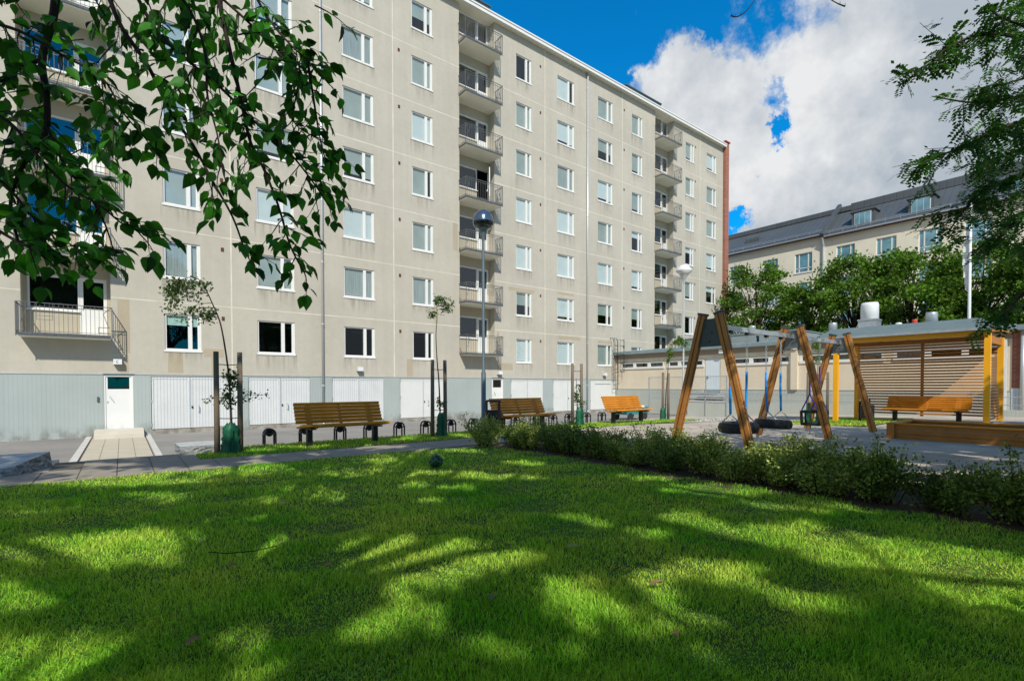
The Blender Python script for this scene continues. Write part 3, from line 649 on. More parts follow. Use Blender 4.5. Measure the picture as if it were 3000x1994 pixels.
# ------------------------------------------------------------------ far building
FX = 58.0
far = thing('far_building', 'distant cream building with dark metal roof and dormers behind the tree row', 'building', (FX, 0, 0))
def fp(name, mb, m, parent=None, **k):
    o = part(name, mb, m, parent or far, **k)
    if parent is None: o.location.x -= FX
    return o
cols_ = [(-14.5, -12.9), (-9.6, -8.0), (-5.2, -3.6), (-.8, .8), (3.4, 5.0), (8.5, 10.27), (11.8, 13.46), (15.13, 16.75), (18.54, 20.18), (22.47, 24.2), (26.0, 27.6), (30, 31.6), (34, 35.6)]
rr = []
for i, (a, b) in enumerate(cols_):
    for k in range(5):
        z = 13.32 - 3.15 * k - (1.9 if 4 == i else 0)
        if z > 0: rr.append((a, b, z, z + 2.05))
mb = MB(); wall_holes(mb, -20, 21.35, -1, 16.45, [r for r in rr if r[1] < 21.3], FX, .22, 'x'); wall_holes(mb, 21.35, 40, -1, 16.75, [r for r in rr if r[0] > 21.3], FX, .22, 'x'); fp('wall', mb, M['farwall'])
for a, b, c, d in rr:
    f = MB(); w = b - a; x = FX + .08
    f.box(x, x + .06, a, a + .07, c, d); f.box(x, x + .06, b - .07, b, c, d); f.box(x, x + .06, a + .07, b - .07, c, c + .08); f.box(x, x + .06, a + .07, b - .07, d - .07, d)
    for u in (.24, .76): f.box(x, x + .06, a + w * u - .05, a + w * u + .05, c + .08, d - .07)
    f.box(x, x + .06, a + .07, b - .07, c + .42, c + .50); f.box(FX - .06, x, a - .08, b + .08, c - .1, c)
    o = fp('window', f, M['white']); g = MB(); g.quadp([(x + .03, a, c), (x + .03, b, c), (x + .03, b, d), (x + .03, a, d)]); part('pane', g, M['bluegl'], o)
mb = MB()
def roofpiece(mb, y0, y1, ze, zr): 
    mb.quadp([(FX - .45, y0, ze), (FX - .45, y1, ze), (FX + 3.2, y1, zr), (FX + 3.2, y0, zr)]); mb.quadp([(FX + 3.2, y0, zr), (FX + 3.2, y1, zr), (FX + 9, y1, zr - .5), (FX + 9, y0, zr - .5)])
    for y in (y0, y1): mb.quadp([(FX - .45, y, ze), (FX + 3.2, y, zr), (FX + 9, y, zr - .5), (FX + 9, y, ze)])
roofpiece(mb, -20, 21.35, 16.55, 19.7); roofpiece(mb, 21.35, 40, 16.85, 19.75)
mb.box(FX + 3.0, FX + 3.6, -20, 19.9, 19.6, 20.35); mb.box(FX + 3.0, FX + 3.6, 19.9, 40, 19.7, 20.2); mb.bar((FX - .5, 21.4, 16.8), (FX + 3.2, 21.0, 20.5), .35, .3)
fp('roof', mb, M['farroof'])
mb = MB(); mb.box(FX - .45, FX, -20, 21.35, 16.44, 16.55); mb.box(FX - .45, FX, 21.35, 40, 16.74, 16.85); fp('eave', mb, M['fartrim'])
mb = MB()
for y0, y1, z in ((-20, 21.2, 16.62), (21.5, 40, 16.9)):
    mb.box(FX - .5, FX - .40, y0, y1, z - .12, z)
    for zz in (.35, .5): mb.box(FX - .12, FX - .08, y0, y1, z + zz, z + zz + .04)
    y = y0
    while y < y1: mb.box(FX - .12, FX - .08, y, y + .04, z, z + .5); y += 1.2
fp('snow_rail', mb, M['galv'])
for y, hh in ((18.0, 1.5), (13.4, 1.6), (6.5, 1.6), (29.5, .5)):
    if hh > 1:
        mb = MB(); mb.box(FX + .35, FX + 2.2, y - .95, y + .95, 16.95, 18.5); mb.box(FX + .22, FX + 2.4, y - 1.1, y + 1.1, 18.5, 18.62); o = fp('dormer', mb, M['farroof'])
        f = MB(); f.box(FX + .31, FX + .34, y - .72, y + .72, 17.15, 18.4); part('window_frame', f, M['white'], o)
        g = MB()
        for a, b in ((-.66, -.24), (-.18, .24), (.30, .66)): g.box(FX + .29, FX + .305, y + a, y + b, 17.22, 18.33)
        part('pane', g, M['bluegl'], o)
    else: mb = MB(); mb.box(FX + 1.2, FX + 1.9, y - .8, y + .8, 18.2, 18.6); fp('roof_hatch', mb, M['farroof'])
mb = MB(); mb.tube([(FX - .1, 21.35, 0), (FX - .1, 21.35, 15.6), (FX - .4, 21.35, 16.5)], .11, 8); fp('drainpipe', mb, M['pipe'])

# ------------------------------------------------------------------ street furniture and playground
def make_bench(lab, loc, rz=0.0, grp='slatted wooden benches'):
    """seat faces -y, origin at ground centre"""
    t = thing('park_bench', lab, 'bench', loc, rz, grp); W = 1.76
    m = MB()
    for i in range(5):
        y = -.36 + i * .088; z = .425 - .012 * i + (.012 if i == 0 else 0); m.bar((-W / 2, y, z), (W / 2, y, z), .068, .036)
    part('seat', m, M['wood'], t); m = MB()
    for i in range(6):
        a = i / 5; y = .09 + .16 * a; z = .475 + .34 * a; m.bar((-W / 2, y, z), (W / 2, y, z), .030, .061, up=(0, -.35, 1))
    part('backrest', m, M['wood'], t)
    for x in (-.62, .0, .62):
        m = MB(); w_ = .11 if x else .045; m.bar((x, .06, .40), (x, .28, .84), w_, .03, up=(0, 1, -.5))
        if x: m.bar((x, -.36, .385), (x, .1, .375), .06, .03)
        part('back_support', m, M['wood_red'], t)
    for x in (-.665, .665):
        m = MB(); m.box(x - .05, x + .05, -.10, .0, 0, .37); m.box(x - .05, x + .05, -.34, .10, .345, .372); m.box(x - .08, x + .08, -.14, .04, 0, .012); part('leg', m, M['black'], t)
    return t
b1 = make_bench('shaded wooden bench with orange sun spots, nearest and leftmost on the grass strip', (3.52, 10.12, 0))
def cpy(root, lab, loc, rz=0.0):
    c = copy_tree(root); c['label'] = lab; c.location = loc; c.rotation_euler = (0, 0, rz); return c
cpy(b1, 'brown shaded wooden bench right beside the black litter bin', (8.28, 10.2, 0))
cpy(b1, 'fully sunlit bright orange wooden bench in front of the stone slope', (12.52, 10.2, 0))
sb = cpy(b1, 'wooden bench inside the slatted shelter, half lit by the sun', (20.95, 4.6, zt(20.9, 4.6)), math.radians(-90)); sb.scale = (1.25, 1, 1)

def lamp(lab, loc, h, r, dome, pole, thick):
    t = thing('street_lamp', lab, 'lamp post', loc, 0, 'park lamps on poles')
    m = MB(); m.lathe([(.12, 0), (.12, .03), (thick, .05), (thick, 1.5), (thick * .62, 1.58), (thick * .62, h - .75), (thick * .5, h - .6)], n=14); part('pole', m, M[pole], t, True)
    m = MB(); m.lathe([(thick * .6, h - .78), (.05, h - .66), (.075, h - .56), (r * .5, h - .42), (r * .62, h - .36)], n=18); part('neck', m, M[pole], t, True)
    if dome:
        m = MB(); m.lathe([(r * 1.0, h - .30), (r * .97, h - .2), (r * .82, h - .09), (r * .5, h - .01), (0, h + .02)], n=28); m.lathe([(r * 1.0, h - .30), (r * .95, h - .305)], n=28); part('lamp_shade', m, M['lampdome'], t, True)
        m = MB(); m.lathe([(r * .96, h - .30), (r * .95, h - .36), (r * .72, h - .44), (r * .4, h - .47)], n=28); part('bowl', m, M['bowl'], t, True)
        m = MB(); m.lathe([(.05, h - .42), (.07, h - .36), (.05, h - .3)], n=12); part('bulb_holder', m, M['lampwhite'], t, True)
    else:
        m = MB(); m.lathe([(r * .35, h - .5), (r * .6, h - .36), (r, h - .26), (r * .97, h - .2), (r * .6, h - .05), (r * .25, h), (0, h)], n=28); part('lamp_shade', m, M['lampwhite'], t, True)
lamp('tall grey lamp post with blue domed shade beside the litter bin', (7.38, 10.66, 0), 5.67, .272, 1, 'lamppole', .062)
lamp('pale lamp post with flat white disc shade behind the first swing frame', (17.62, 11.5, zt(17.62, 11.5)), 6.2, .31, 0, 'pipe', .055)

def bin_(lab, loc, s=1.0, post=False):
    t = thing('litter_bin', lab, 'litter bin', loc, 0, 'black litter bins'); m = MB()
    m.lathe([(.20, .12), (.205, .14), (.205, .58), (.19, .58), (.19, .2), (0, .2)], n=24)
    if post: m.box(-.03, .03, .19, .25, 0, .7)
    else: m.lathe([(.05, 0), (.05, .12)], n=10)
    part('bin_body', m, M['black'], t); m = MB()
    for x in (-.19, .19): m.box(x - .018, x + .018, -.03, .03, .5, .80)
    m.lathe([(0, .79), (.21, .79), (.215, .81), (.2, .83), (0, .835)], n=24); part('hood', m, M['black'], t)
bin_('black round litter bin with open hood between the lamp post and the second bench', (7.17, 9.96, 0))
bin_('black litter bin on a post at the left end of the bench in the shelter', (20.6, 6.15, zt(20.6, 6.15)), post=True)

# bicycle racks in the yard below the bench strip
def rack(lab, loc):
    t = thing('bicycle_rack', lab, 'bicycle rack', loc, 0, 'bicycle stands in a row behind the benches')
    for dx in (0, .14):
        m = MB(); w = .105; H = .94
        m.tube([(-w + 0, dx, 0), (-w, dx, H - w)] + [(-w * math.cos(a), dx, H - w + w * math.sin(a)) for a in [math.pi * q / 8 for q in range(1, 8)]] + [(w, dx, H - w), (w, dx, 0)], .020, 6); part('hoop', m, M['black'], t)
    m = MB(); m.lathe([(.07, -.012), (.078, 0), (.07, .012)], n=16); v = [(a, c, b) for a, b, c in m.v]; m.v = [(x, y + .07, z + .86) for x, y, z in v]; m.quadp([(.07 * math.cos(a), .058, .86 + .07 * math.sin(a)) for a in [2 * math.pi * q / 14 for q in range(14)]]); part('wheel_plate', m, M['black'], t)
    m = MB(); m.box(-.12, .12, -.02, .16, .84 - .012, .84 + .012); part('cross_bar', m, M['black'], t)
    return t
rx = [2.42, 3.14, 3.90, 4.59, 5.35, 6.08, 6.82, 7.53, 8.99, 9.71, 10.46, 11.15, 11.96, 12.69]
rl = ['first from the left, well left of the nearest bench', 'behind the left leg of the nearest bench', 'seen under the middle of the nearest bench', 'behind the right leg of the nearest bench', 'between the nearest bench and the second staked tree', 'just left of the second staked tree', 'just right of the second staked tree', 'just left of the blue domed lamp post', 'seen under the left part of the second bench', 'seen under the right part of the second bench', 'just right of the second bench', 'left beside the third staked tree', 'right beside the third staked tree', 'last on the right, left of the sunlit orange bench']
r0 = rack('black hoop bicycle stand ' + rl[0], (rx[0], 11.3, -.66))
for i in range(1, 14):
    c = copy_tree(r0); c['label'] = 'black hoop bicycle stand ' + rl[i]; c.location = (rx[i], 11.3, -.66)

# swings
SX = (7.42, 10.36, 12.75); SY = 4.35
sw = thing('swing_frame', 'three legged pairs of glazed timber poles carrying a grey swing beam with dark plates', 'swing frame', (SX[0], SY, 0))
for i, x in enumerate(SX):
    lx = x - SX[0]
    for s in (-1, 1):
        m = MB(); top = Vector((lx + .0, s * .14, 2.31)); bot = Vector((lx, s * .70 * (2.31 - .17) / 2.27, .17)); d = (bot - top).normalized()
        m.bar(top, bot, .12, .095, up=(1, 0, 0)); pole = part('pole', m, M['wood_old'], sw)
        g = MB(); 
        for e in (-1, 1): g.bar(top + Vector((e * .048, 0, 0)), bot + Vector((e * .048, 0, 0)), .016, .006, up=(1, 0, 0))
        g.bar(top + Vector((0, -.0605, 0)), bot + Vector((0, -.0605, 0)), .006, .018, up=(1, 0, 0)); part('groove', g, M['wood_groove'], pole)
        g = MB(); g.bar(top - d * .03, top + d * .005, .14, .11, up=(1, 0, 0)); part('end_cap', g, M['darkplate'], pole)
        g = MB(); g.bar(bot - d * .05, bot + d * .27, .05, .03, up=(1, 0, 0)); part('steel_foot', g, M['galv'], pole)
    m = MB(); e = .02
    m.v = [(lx + a * e, y, z) for a in (-1, 1) for y, z in ((-.13, 2.24), (.13, 2.24), ((.25, 1.80) if i == 0 else (.2, 1.90)), ((-.25, 1.80) if i == 0 else (-.2, 1.90)))]; m.f = [(0, 1, 2, 3), (7, 6, 5, 4), (0, 4, 5, 1), (1, 5, 6, 2), (2, 6, 7, 3), (3, 7, 4, 0)]; m.m = [0] * 6
    for y, z in ((-.02, 2.02), (.02, 1.88), (-.17, 1.86), (.17, 1.86), (-.1, 2.12), (.1, 2.12)): m.box(lx - .035, lx + .035, y - .012, y + .012, z - .012, z + .012)
    part('gusset_plate', m, M['darkplate'] if i == 0 else M['plate2'], sw)
for a, b in ((0, 1), (1, 2)):
    m = MB(); m.box(SX[a] - SX[0] + .02, SX[b] - SX[0] - .02, -.035, .035, 2.09, 2.17); part('beam', m, M['galv'], sw)
def chain(p0, p1, mb1, n, r):
    p0 = Vector(p0); p1 = Vector(p1)
    for i in range(n):
        a = p0.lerp(p1, i / n); b = p0.lerp(p1, (i + 1.15) / n); ang = (i % 2) * math.pi / 2; o = Vector((math.cos(ang), math.sin(ang), 0)) * r
        mb1.tube([a + o, b + o], r * .42, 4, False); mb1.tube([a - o, b - o], r * .42, 4, False)
def tyre_swing(lab, x, hx, sleeve, z0, tilt, swing):
    t = thing('tyre_swing', lab, 'swing', (x, SY + .0, 0), 0, 'tyre swings under the beam')
    m = MB(); R1, r1 = .24, .088; nU, nV = 36, 14
    V = []
    for i in range(nU):
        a = 2 * math.pi * i / nU
        for j in range(nV):
            b = 2 * math.pi * j / nV; cb = math.copysign(abs(math.cos(b)) ** .7, math.cos(b)); sb_ = math.copysign(abs(math.sin(b)) ** .8, math.sin(b)); gr = -.006 if (abs(math.sin(b)) < .75 and math.cos(b) > 0 and j % 2) else 0
            rr_ = R1 + (r1 + gr) * cb; V.append((rr_ * math.cos(a), rr_ * math.sin(a), z0 + tilt * rr_ * math.cos(a) + .09 * sb_))
    m.v = V; m.f = [(i * nV + j, ((i + 1) % nU) * nV + j, ((i + 1) % nU) * nV + (j + 1) % nV, i * nV + (j + 1) % nV) for i in range(nU) for j in range(nV)]; m.m = [0] * len(m.f)
    part('tyre', m, M['rubber'], t, True)
    for k, h in enumerate(hx):
        topz = 2.07; dx = h - x; low = (dx * .93 + swing, 0, .70)
        g = MB(); chain((dx, 0, topz), (dx, 0, 1.38), g, 17, .013)
        o = part('chain', g, M['galv'], t)
        for s in (-1, 1): g = MB(); g.tube([low, (low[0] * .95, s * .17, z0 + .08)], .010, 5); part('hanger_link', g, M['galv'], o)
        g = MB(); g.tube([(dx, 0, 1.42), (dx * .99, 0, 1.1), (dx * .96 + swing * .6, 0, .85), low], .021, 8); part('sleeve', g, M[sleeve], o, True)
        g = MB(); g.box(dx - .03, dx + .03, -.03, .03, 2.05, 2.1); part('shackle', g, M['black'], o)
tyre_swing('black tyre swing hanging nearest, crossed by the front timber pole', 8.30, (8.02, 8.57), 'blue', .46, .02, .0)
tyre_swing('black tyre swing hanging beside the middle timber frame', 9.56, (9.28, 9.86), 'blue', .46, -.06, .05)
t = thing('toddler_swing', 'black toddler bucket swing seat with green shell on violet sleeved chains', 'swing', (11.42, SY, 0)); 
m = MB()
def ring(m, z, a, b, w, h):
    for (p, q) in (((-a, -b), (a, -b)), ((a, -b), (a, b)), ((a, b), (-a, b)), ((-a, b), (-a, -b))): m.bar((*p, z), (*q, z), w, h)
ring(m, .63, .22, .17, .045, .05); ring(m, .37, .21, .16, .045, .05)
for x, y in ((-.22, -.17), (.22, -.17), (.22, .17), (-.22, .17), (0, -.17), (0, .17)): m.bar((x, y, .63), (x * .95, y * .95, .37), .04, .04)
part('frame', m, M['black'], t); m = MB()
m.quadp([(-.12, .1, .38), (.16, .1, .38), (.16, .13, .62), (-.1, .13, .62)]); m.quadp([(.16, .13, .62), (-.1, .13, .62), (-.04, .12, .80), (.10, .12, .82)]); m.quadp([(-.18, -.13, .39), (.18, -.13, .39), (.18, .13, .39), (-.18, .13, .39)]); m.quadp([(.02, -.12, .4), (.18, -.12, .4), (.18, -.13, .6), (.02, -.13, .6)])
part('shell', m, M['bag'], t)
for x in (-.24, .24):
    g = MB(); chain((x, 0, 2.07), (x, 0, 1.55), g, 13, .013); o = part('chain', g, M['galv'], t)
    g = MB(); g.tube([(x, 0, 1.58), (x, 0, 1.0)], .016, 7); g.tube([(x, 0, 1.0), (x - .03, -.16, .66)], .013, 6); g.tube([(x, 0, 1.0), (x + .02, .16, .66)], .013, 6); part('sleeve', g, M['violet'], o)

# shelter
SHX, SHX2 = 19.80, 21.85
sh = thing('shelter', 'open timber shelter with orange posts, slatted back and grey felt roof', 'shelter', (SHX, 4.9, 0)); lx = 0; rx2 = SHX2 - SHX
Y0, Y1 = 2.96 - 4.9, 6.86 - 4.9
for x, y, z0, nm in ((0, Y0, 0, 0), (0, Y1, -.12, 0), (rx2, Y0, 0, 0), (rx2, Y1, -.14, 0)):
    m = MB(); top = 2.72 if x == 0 else 2.66; w = .07
    m.box(x - w, x + w, y - w, y + w, z0 + .05, top); o = part('post', m, M['wood_bright'], sh); g = MB(); g.box(x - .015, x + .015, y - .015, y + .015, z0 - .05, z0 + .06); g.box(x - .13, x + .13, y - .13, y + .13, z0 - .1, z0 + .0); part('post_foot', g, M['concrete'], o)
m = MB(); m.box(-.05, .05, Y0 - .02, Y1 + .05, 2.62, 2.80); part('front_beam', m, M['wood_bright'], sh)
m = MB(); m.box(rx2 - .05, rx2 + .05, Y0 - .02, Y1 + .05, 2.60, 2.74); m.box(.07, rx2 - .07, Y0 - .03, Y0 + .03, 2.42, 2.76)
for y in lin(Y0, Y1, 5): m.bar((0, y, 2.80), (rx2, y, 2.78), .05, .12)
m.bar((rx2 * .5, Y0, 2.62), (rx2 * .5, Y1, 2.62), .05, .09); part('rafters', m, M['wood_red'], sh)
m = MB(); m.box(rx2 - .06, rx2 + .0, (Y0 + Y1) / 2 - .04, (Y0 + Y1) / 2 + .04, .1, 2.66); part('mullion', m, M['wood_red'], sh)
m = MB(); i = 0; z = .16
while z < 2.62: m.box(rx2 - .085, rx2 - .062, Y0 + .07, Y1 - .05, z, z + .058); z += .098
part('back_slats', m, M['slat'], sh); m = MB(); z = .14
while z < 1.05: m.box(.07, rx2 - .07, Y0 - .012, Y0 + .012, z, z + .052); z += .098
part('side_slats', m, M['slat'], sh)
m = MB(); a0, a1 = -.22, rx2 + .45; b0, b1 = Y0 - .10, Y1 + .62; mid = rx2 * .62; zf, zm, zb = 2.84, 3.27, 2.96
b0r, b1r = b0 + .45, b1 - .35
m.quadp([(a0, b0, zf), (mid, b0r, zm), (mid, b1, zm), (a0, b1, zf)]); m.quadp([(mid, b0r, zm), (a1, b0 - .1, zb), (a1, b1, zb), (mid, b1, zm)]); m.quadp([(a0, b0, zf), (a1, b0 - .1, zb), (mid, b0r, zm)]); m.quadp([(a0, b1, zf), (mid, b1, zm), (a1, b1, zb)])
m.quadp([(a0, b0, zf - .05), (a0, b1, zf - .05), (a1, b1, zb - .05), (a1, b0 - .1, zb - .05)]); part('roof', m, M['shelterroof'], sh)
m = MB(); m.bar((a0 - .01, b0, zf - .03), (a0 - .01, b1, zf - .03), .02, .085); part('drip_trim', m, M['galv'], sh); m = MB(); m.bar((a0 + .05, b0 - .0, zf - .09), (a1 - .1, b0 - .06, zb - .09), .03, .08); part('gable_board', m, M['wood_red'], sh); m = MB(); m.bar((a0 + .05, b1 - .02, zf - .09), (a1 - .1, b1 - .02, zb - .09), .03, .08); part('gable_board', m, M['wood_red'], sh)

# sandbox
sx = thing('sandbox', 'low sandbox edged with stacked orange brown planks', 'sandbox', (13.5, 3.6, 0)); m = MB()
def plankwall(m, p, q, z0=0.0, h=.31):
    p = Vector(p); q = Vector(q)
    for k in range(3): z = z0 + .05 + k * .104; m.bar(p + Vector((0, 0, z)), q + Vector((0, 0, z)), .05, .098)
plankwall(m, (0, -.08, 0), (-.12, -4.5, 0)); plankwall(m, (.05, 0, 0), (1.6, .02, 0)); plankwall(m, (1.65, 0, 0), (1.53, -4.5, 0)); plankwall(m, (-.1, -4.5, 0), (1.53, -4.5, 0)); part('plank_wall', m, M['wood_old'], sx)
m = MB(); m.bar((.02, -.05, .325), (-.1, -4.5, .325), .14, .03); m.bar((1.6, -.05, .325), (1.5, -4.5, .325), .14, .03); m.bar((.0, .0, .323), (1.6, .02, .323), .14, .03); part('seat_cap', m, M['wood'], sx)
for a, b, c, d in ((-.08, .06, -.10, .04), (1.58, 1.72, -.07, .07)): m = MB(); m.box(a, b, c, d, 0, .345); part('corner_post', m, M['wood_old'], sx)
m = MB(); m.quadp([(.02, -.05, .14), (-.08, -4.45, .14), (1.5, -4.45, .14), (1.6, 0, .14)]); part('sand', m, M['sand'], sx)
# flagpole
t = thing('flagpole', 'tall white flagpole with a furled white pennant rising behind the annex', 'flagpole', (35.9, 6.12, -.5)); m = MB(); m.tube([(0, 0, 0), (0, 0, 11.4)], [.10, .05], 10); m.lathe([(0, 11.5), (.07, 11.45), (.07, 11.4), (0, 11.35)], n=10); part('pole', m, M['lampwhite'], t, True)
m = MB(); 
for k in range(10): z = 10.2 - k * .34; w = .10 + .13 * math.sin(k / 9 * math.pi); m.quadp([(.06, .08, z), (.06, .08 + w, z - .02), (.06 + .05 * (-1) ** k, .08 + w * 1.05, z - .36), (.06, .08, z - .34)])
part('pennant', m, M['white'], t)
# ball
t = thing('ball', 'small dark green ball with pale lines lying on the lawn near the hedge corner', 'ball', (3.53, 6.3, .10)); bm = bmesh.new(); bmesh.ops.create_uvsphere(bm, u_segments=24, v_segments=14, radius=.1); me = bpy.data.meshes.new('ball_skin'); bm.to_mesh(me); bm.free(); me.materials.append(M['ballg']); me.polygons.foreach_set('use_smooth', [True] * len(me.polygons)); link('ball_skin', me, t)
m = MB()
for k in range(5): a = k * 1.2566; m.tube([Vector((math.cos(a) * math.sin(u), math.sin(a) * math.sin(u), math.cos(u))) * .1005 for u in lin(.5, 2.6, 10)], .0045, 4)
m.tube([Vector((math.cos(u), math.sin(u), .9)).normalized() * .1005 for u in lin(0, 6.28, 20)], .0045, 4); o = part('seam_lines', m, M['ballw'], t); o.rotation_euler = (.7, .4, 0)
# something parked in the yard right of the garages
t = thing('parked_cart', 'low teal and white garden cart partly hidden behind the sunlit bench', 'cart', (21.5, 17.2, -.64)); m = MB(); m.box(-.9, .9, -.45, .45, .3, .62); m.bar((-.9, 0, .62), (.9, 0, .66), .9, .06); part('body', m, M['carpaint'], t); m = MB(); m.box(-.95, .5, -.5, .5, .66, .76); part('cover', m, M['white'], t)
for x in (-.6, .6):
    for y in (-.47, .43): g = MB(); g.lathe([(0, 0), (.2, 0), (.2, .06), (0, .06)], n=16); g.v = [(x + a, y + c, .2 + b) for a, b, c in g.v]; part('wheel', g, M['rubber'], t)
# ---- branch paths, cloud directions and sun-gap ellipses (world metres)
BR={
 'B1':[(-0.26, 3.88, 3.56), (-0.28, 3.9, 3.31), (-0.33, 3.87, 3.02), (-0.31, 3.79, 2.81), (-0.31, 3.79, 2.62), (-0.35, 3.76, 2.47), (-0.41, 3.75, 2.35), (-0.45, 3.71, 2.14), (-0.41, 3.61, 1.91)],
 'B1b':[(-0.33, 3.87, 3.02), (-0.42, 3.88, 2.94), (-0.46, 3.79, 2.83), (-0.55, 3.85, 2.77)],
 'B1c':[(-0.31, 3.79, 2.62), (-0.23, 3.6, 2.37), (-0.14, 3.47, 2.21), (-0.07, 3.35, 2.05), (-0.03, 3.26, 1.89)],
 'B2':[(-0.06, 3.85, 3.62), (0.01, 3.8, 3.34), (0.14, 3.63, 3.05), (0.24, 3.49, 2.75), (0.33, 3.36, 2.55), (0.41, 3.23, 2.32), (0.49, 3.11, 2.1), (0.53, 3.01, 1.9)],
 'B3':[(0.48, 3.56, 3.7), (0.51, 3.53, 3.44), (0.56, 3.43, 3.07), (0.59, 3.34, 2.8), (0.61, 3.26, 2.6), (0.66, 3.16, 2.42), (0.71, 3.06, 2.2), (0.75, 2.97, 1.96), (0.81, 2.92, 1.81)],
 'B4':[(0.05, 4.02, 3.78), (0.19, 3.91, 3.44), (0.33, 3.68, 3.19), (0.49, 3.55, 3.02), (0.65, 3.3, 2.74), (0.81, 3.18, 2.56), (0.92, 3.09, 2.38), (0.98, 3.04, 2.26)],
 'B5':[(0.65, 3.55, 3.74), (0.76, 3.46, 3.49), (0.84, 3.28, 3.27), (0.92, 3.21, 3.17), (1.0, 3.09, 3.01)],
 'B5b':[(0.92, 3.21, 3.17), (0.93, 3.14, 2.93), (0.94, 3.08, 2.72), (0.96, 3.06, 2.58)],
 'B6':[(-0.54, 3.59, 2.58), (-0.41, 3.49, 2.47), (-0.32, 3.42, 2.33), (-0.21, 3.33, 2.18), (-0.08, 3.23, 2.08), (0.03, 3.14, 1.97), (0.12, 3.07, 1.95)],
 'B7':[(-0.57, 3.74, 2.33), (-0.44, 3.64, 2.19), (-0.35, 3.57, 2.05), (-0.21, 3.46, 1.92), (-0.15, 3.40, 1.87)],
 'B8':[(-0.53, 3.45, 1.98), (-0.4, 3.35, 1.88), (-0.34, 3.31, 1.84), (-0.29, 3.27, 1.80)],
 'B9':[(0.21, 3.39, 3.46), (0.33, 3.3, 3.24), (0.38, 3.19, 2.98), (0.38, 3.13, 2.73), (0.42, 3.09, 2.51), (0.44, 3.08, 2.33)],
 'B10':[(-0.55, 3.73, 3.06), (-0.39, 3.6, 3.0), (-0.22, 3.47, 2.88), (-0.06, 3.34, 2.76), (0.02, 3.28, 2.59), (0.1, 3.22, 2.47)],
 'B11':[(0.38, 3.76, 3.78), (0.61, 3.58, 3.53), (0.78, 3.45, 3.32), (0.87, 3.25, 3.06), (0.82, 3.16, 2.76), (0.92, 3.09, 2.66)],
 'T1':[(4.78, 2.61, 4.82), (4.83, 2.57, 4.81), (4.91, 2.51, 4.88), (5.0, 2.44, 5.04)],
 'T2':[(5.67, 1.92, 4.91), (5.6, 1.97, 4.94), (5.52, 2.04, 5.01)],
}
RB= [[(8.78, 0.13, 5.71), (7.62, 0.65, 4.85), (6.96, 0.92, 4.77), (6.66, 1.02, 4.8)], [(8.95, 0.12, 5.2), (7.92, 0.67, 4.84), (6.93, 1.06, 4.71), (6.48, 1.29, 4.51), (6.2, 1.38, 4.28), (5.89, 1.49, 4.13)], [(8.96, 0.11, 4.49), (7.98, 0.62, 4.34), (7.22, 0.97, 4.12), (6.81, 1.16, 4.03), (6.43, 1.32, 4.01)], [(8.81, 0.11, 4.14), (7.69, 0.6, 3.98), (6.94, 0.93, 3.74), (6.47, 1.17, 3.49), (6.08, 1.35, 3.32), (5.98, 1.42, 3.22)], [(8.82, 0.1, 3.7), (7.85, 0.6, 3.5), (7.17, 0.88, 3.28), (6.77, 1.07, 3.1), (6.48, 1.16, 2.87), (6.24, 1.22, 2.64)], [(8.82, 0.1, 3.44), (7.94, 0.53, 3.22), (7.29, 0.79, 2.93), (6.96, 0.92, 2.73), (6.69, 1.0, 2.5)], [(8.51, 0.08, 2.71), (7.65, 0.5, 2.45), (7.21, 0.72, 2.22), (6.86, 0.87, 1.94), (6.75, 0.95, 1.8)], [(8.36, 0.07, 2.16), (7.51, 0.49, 1.95), (7.12, 0.66, 1.67), (6.82, 0.77, 1.5), (6.8, 0.78, 1.33)], [(9.92, 0.13, 5.26), (8.96, 0.62, 4.93), (8.34, 0.98, 4.75), (7.89, 1.2, 4.57)], [(9.93, 0.12, 4.23), (8.82, 0.73, 4.05), (8.2, 1.09, 3.88), (7.81, 1.26, 3.64)], [(9.95, 0.1, 3.39), (8.99, 0.6, 3.12), (8.46, 0.88, 2.89), (8.17, 0.98, 2.63)]]
CL= [(0.749, 0.478, 0.459, 0.09, 1), (0.81, 0.429, 0.401, 0.13, 1), (0.808, 0.474, 0.35, 0.15, 1), (0.864, 0.383, 0.328, 0.15, 1), (0.87, 0.213, 0.444, 0.25, 1.1), (0.925, 0.14, 0.354, 0.3, 1.1), (0.912, 0.258, 0.32, 0.22, 1.1), (0.865, 0.301, 0.401, 0.13, 1), (0.856, 0.156, 0.493, 0.26, 1.1), (0.785, 0.356, 0.508, 0.05, 0.62), (0.789, 0.321, 0.523, 0.04, 0.5), (0.876, 0.416, 0.245, 0.08, 0.8), (0.913, 0.335, 0.233, 0.15, 1), (0.695, 0.517, 0.5, 0.03, 0.55), (0.823, 0.25, 0.51, 0.06, 0.7), (0.964, 0.094, 0.251, 0.3, 1.0), (0.733, 0.431, 0.527, 0.02, 0.5)]
CG= [(0.83, 0.372, 0.416, 0.028, 1.1), (0.812, 0.374, 0.448, 0.03, 0.6), (0.846, 0.453, 0.282, 0.022, 1.0), (0.84, 0.407, 0.359, 0.014, 0.6), (0.84, 0.444, 0.312, 0.012, 0.4)]
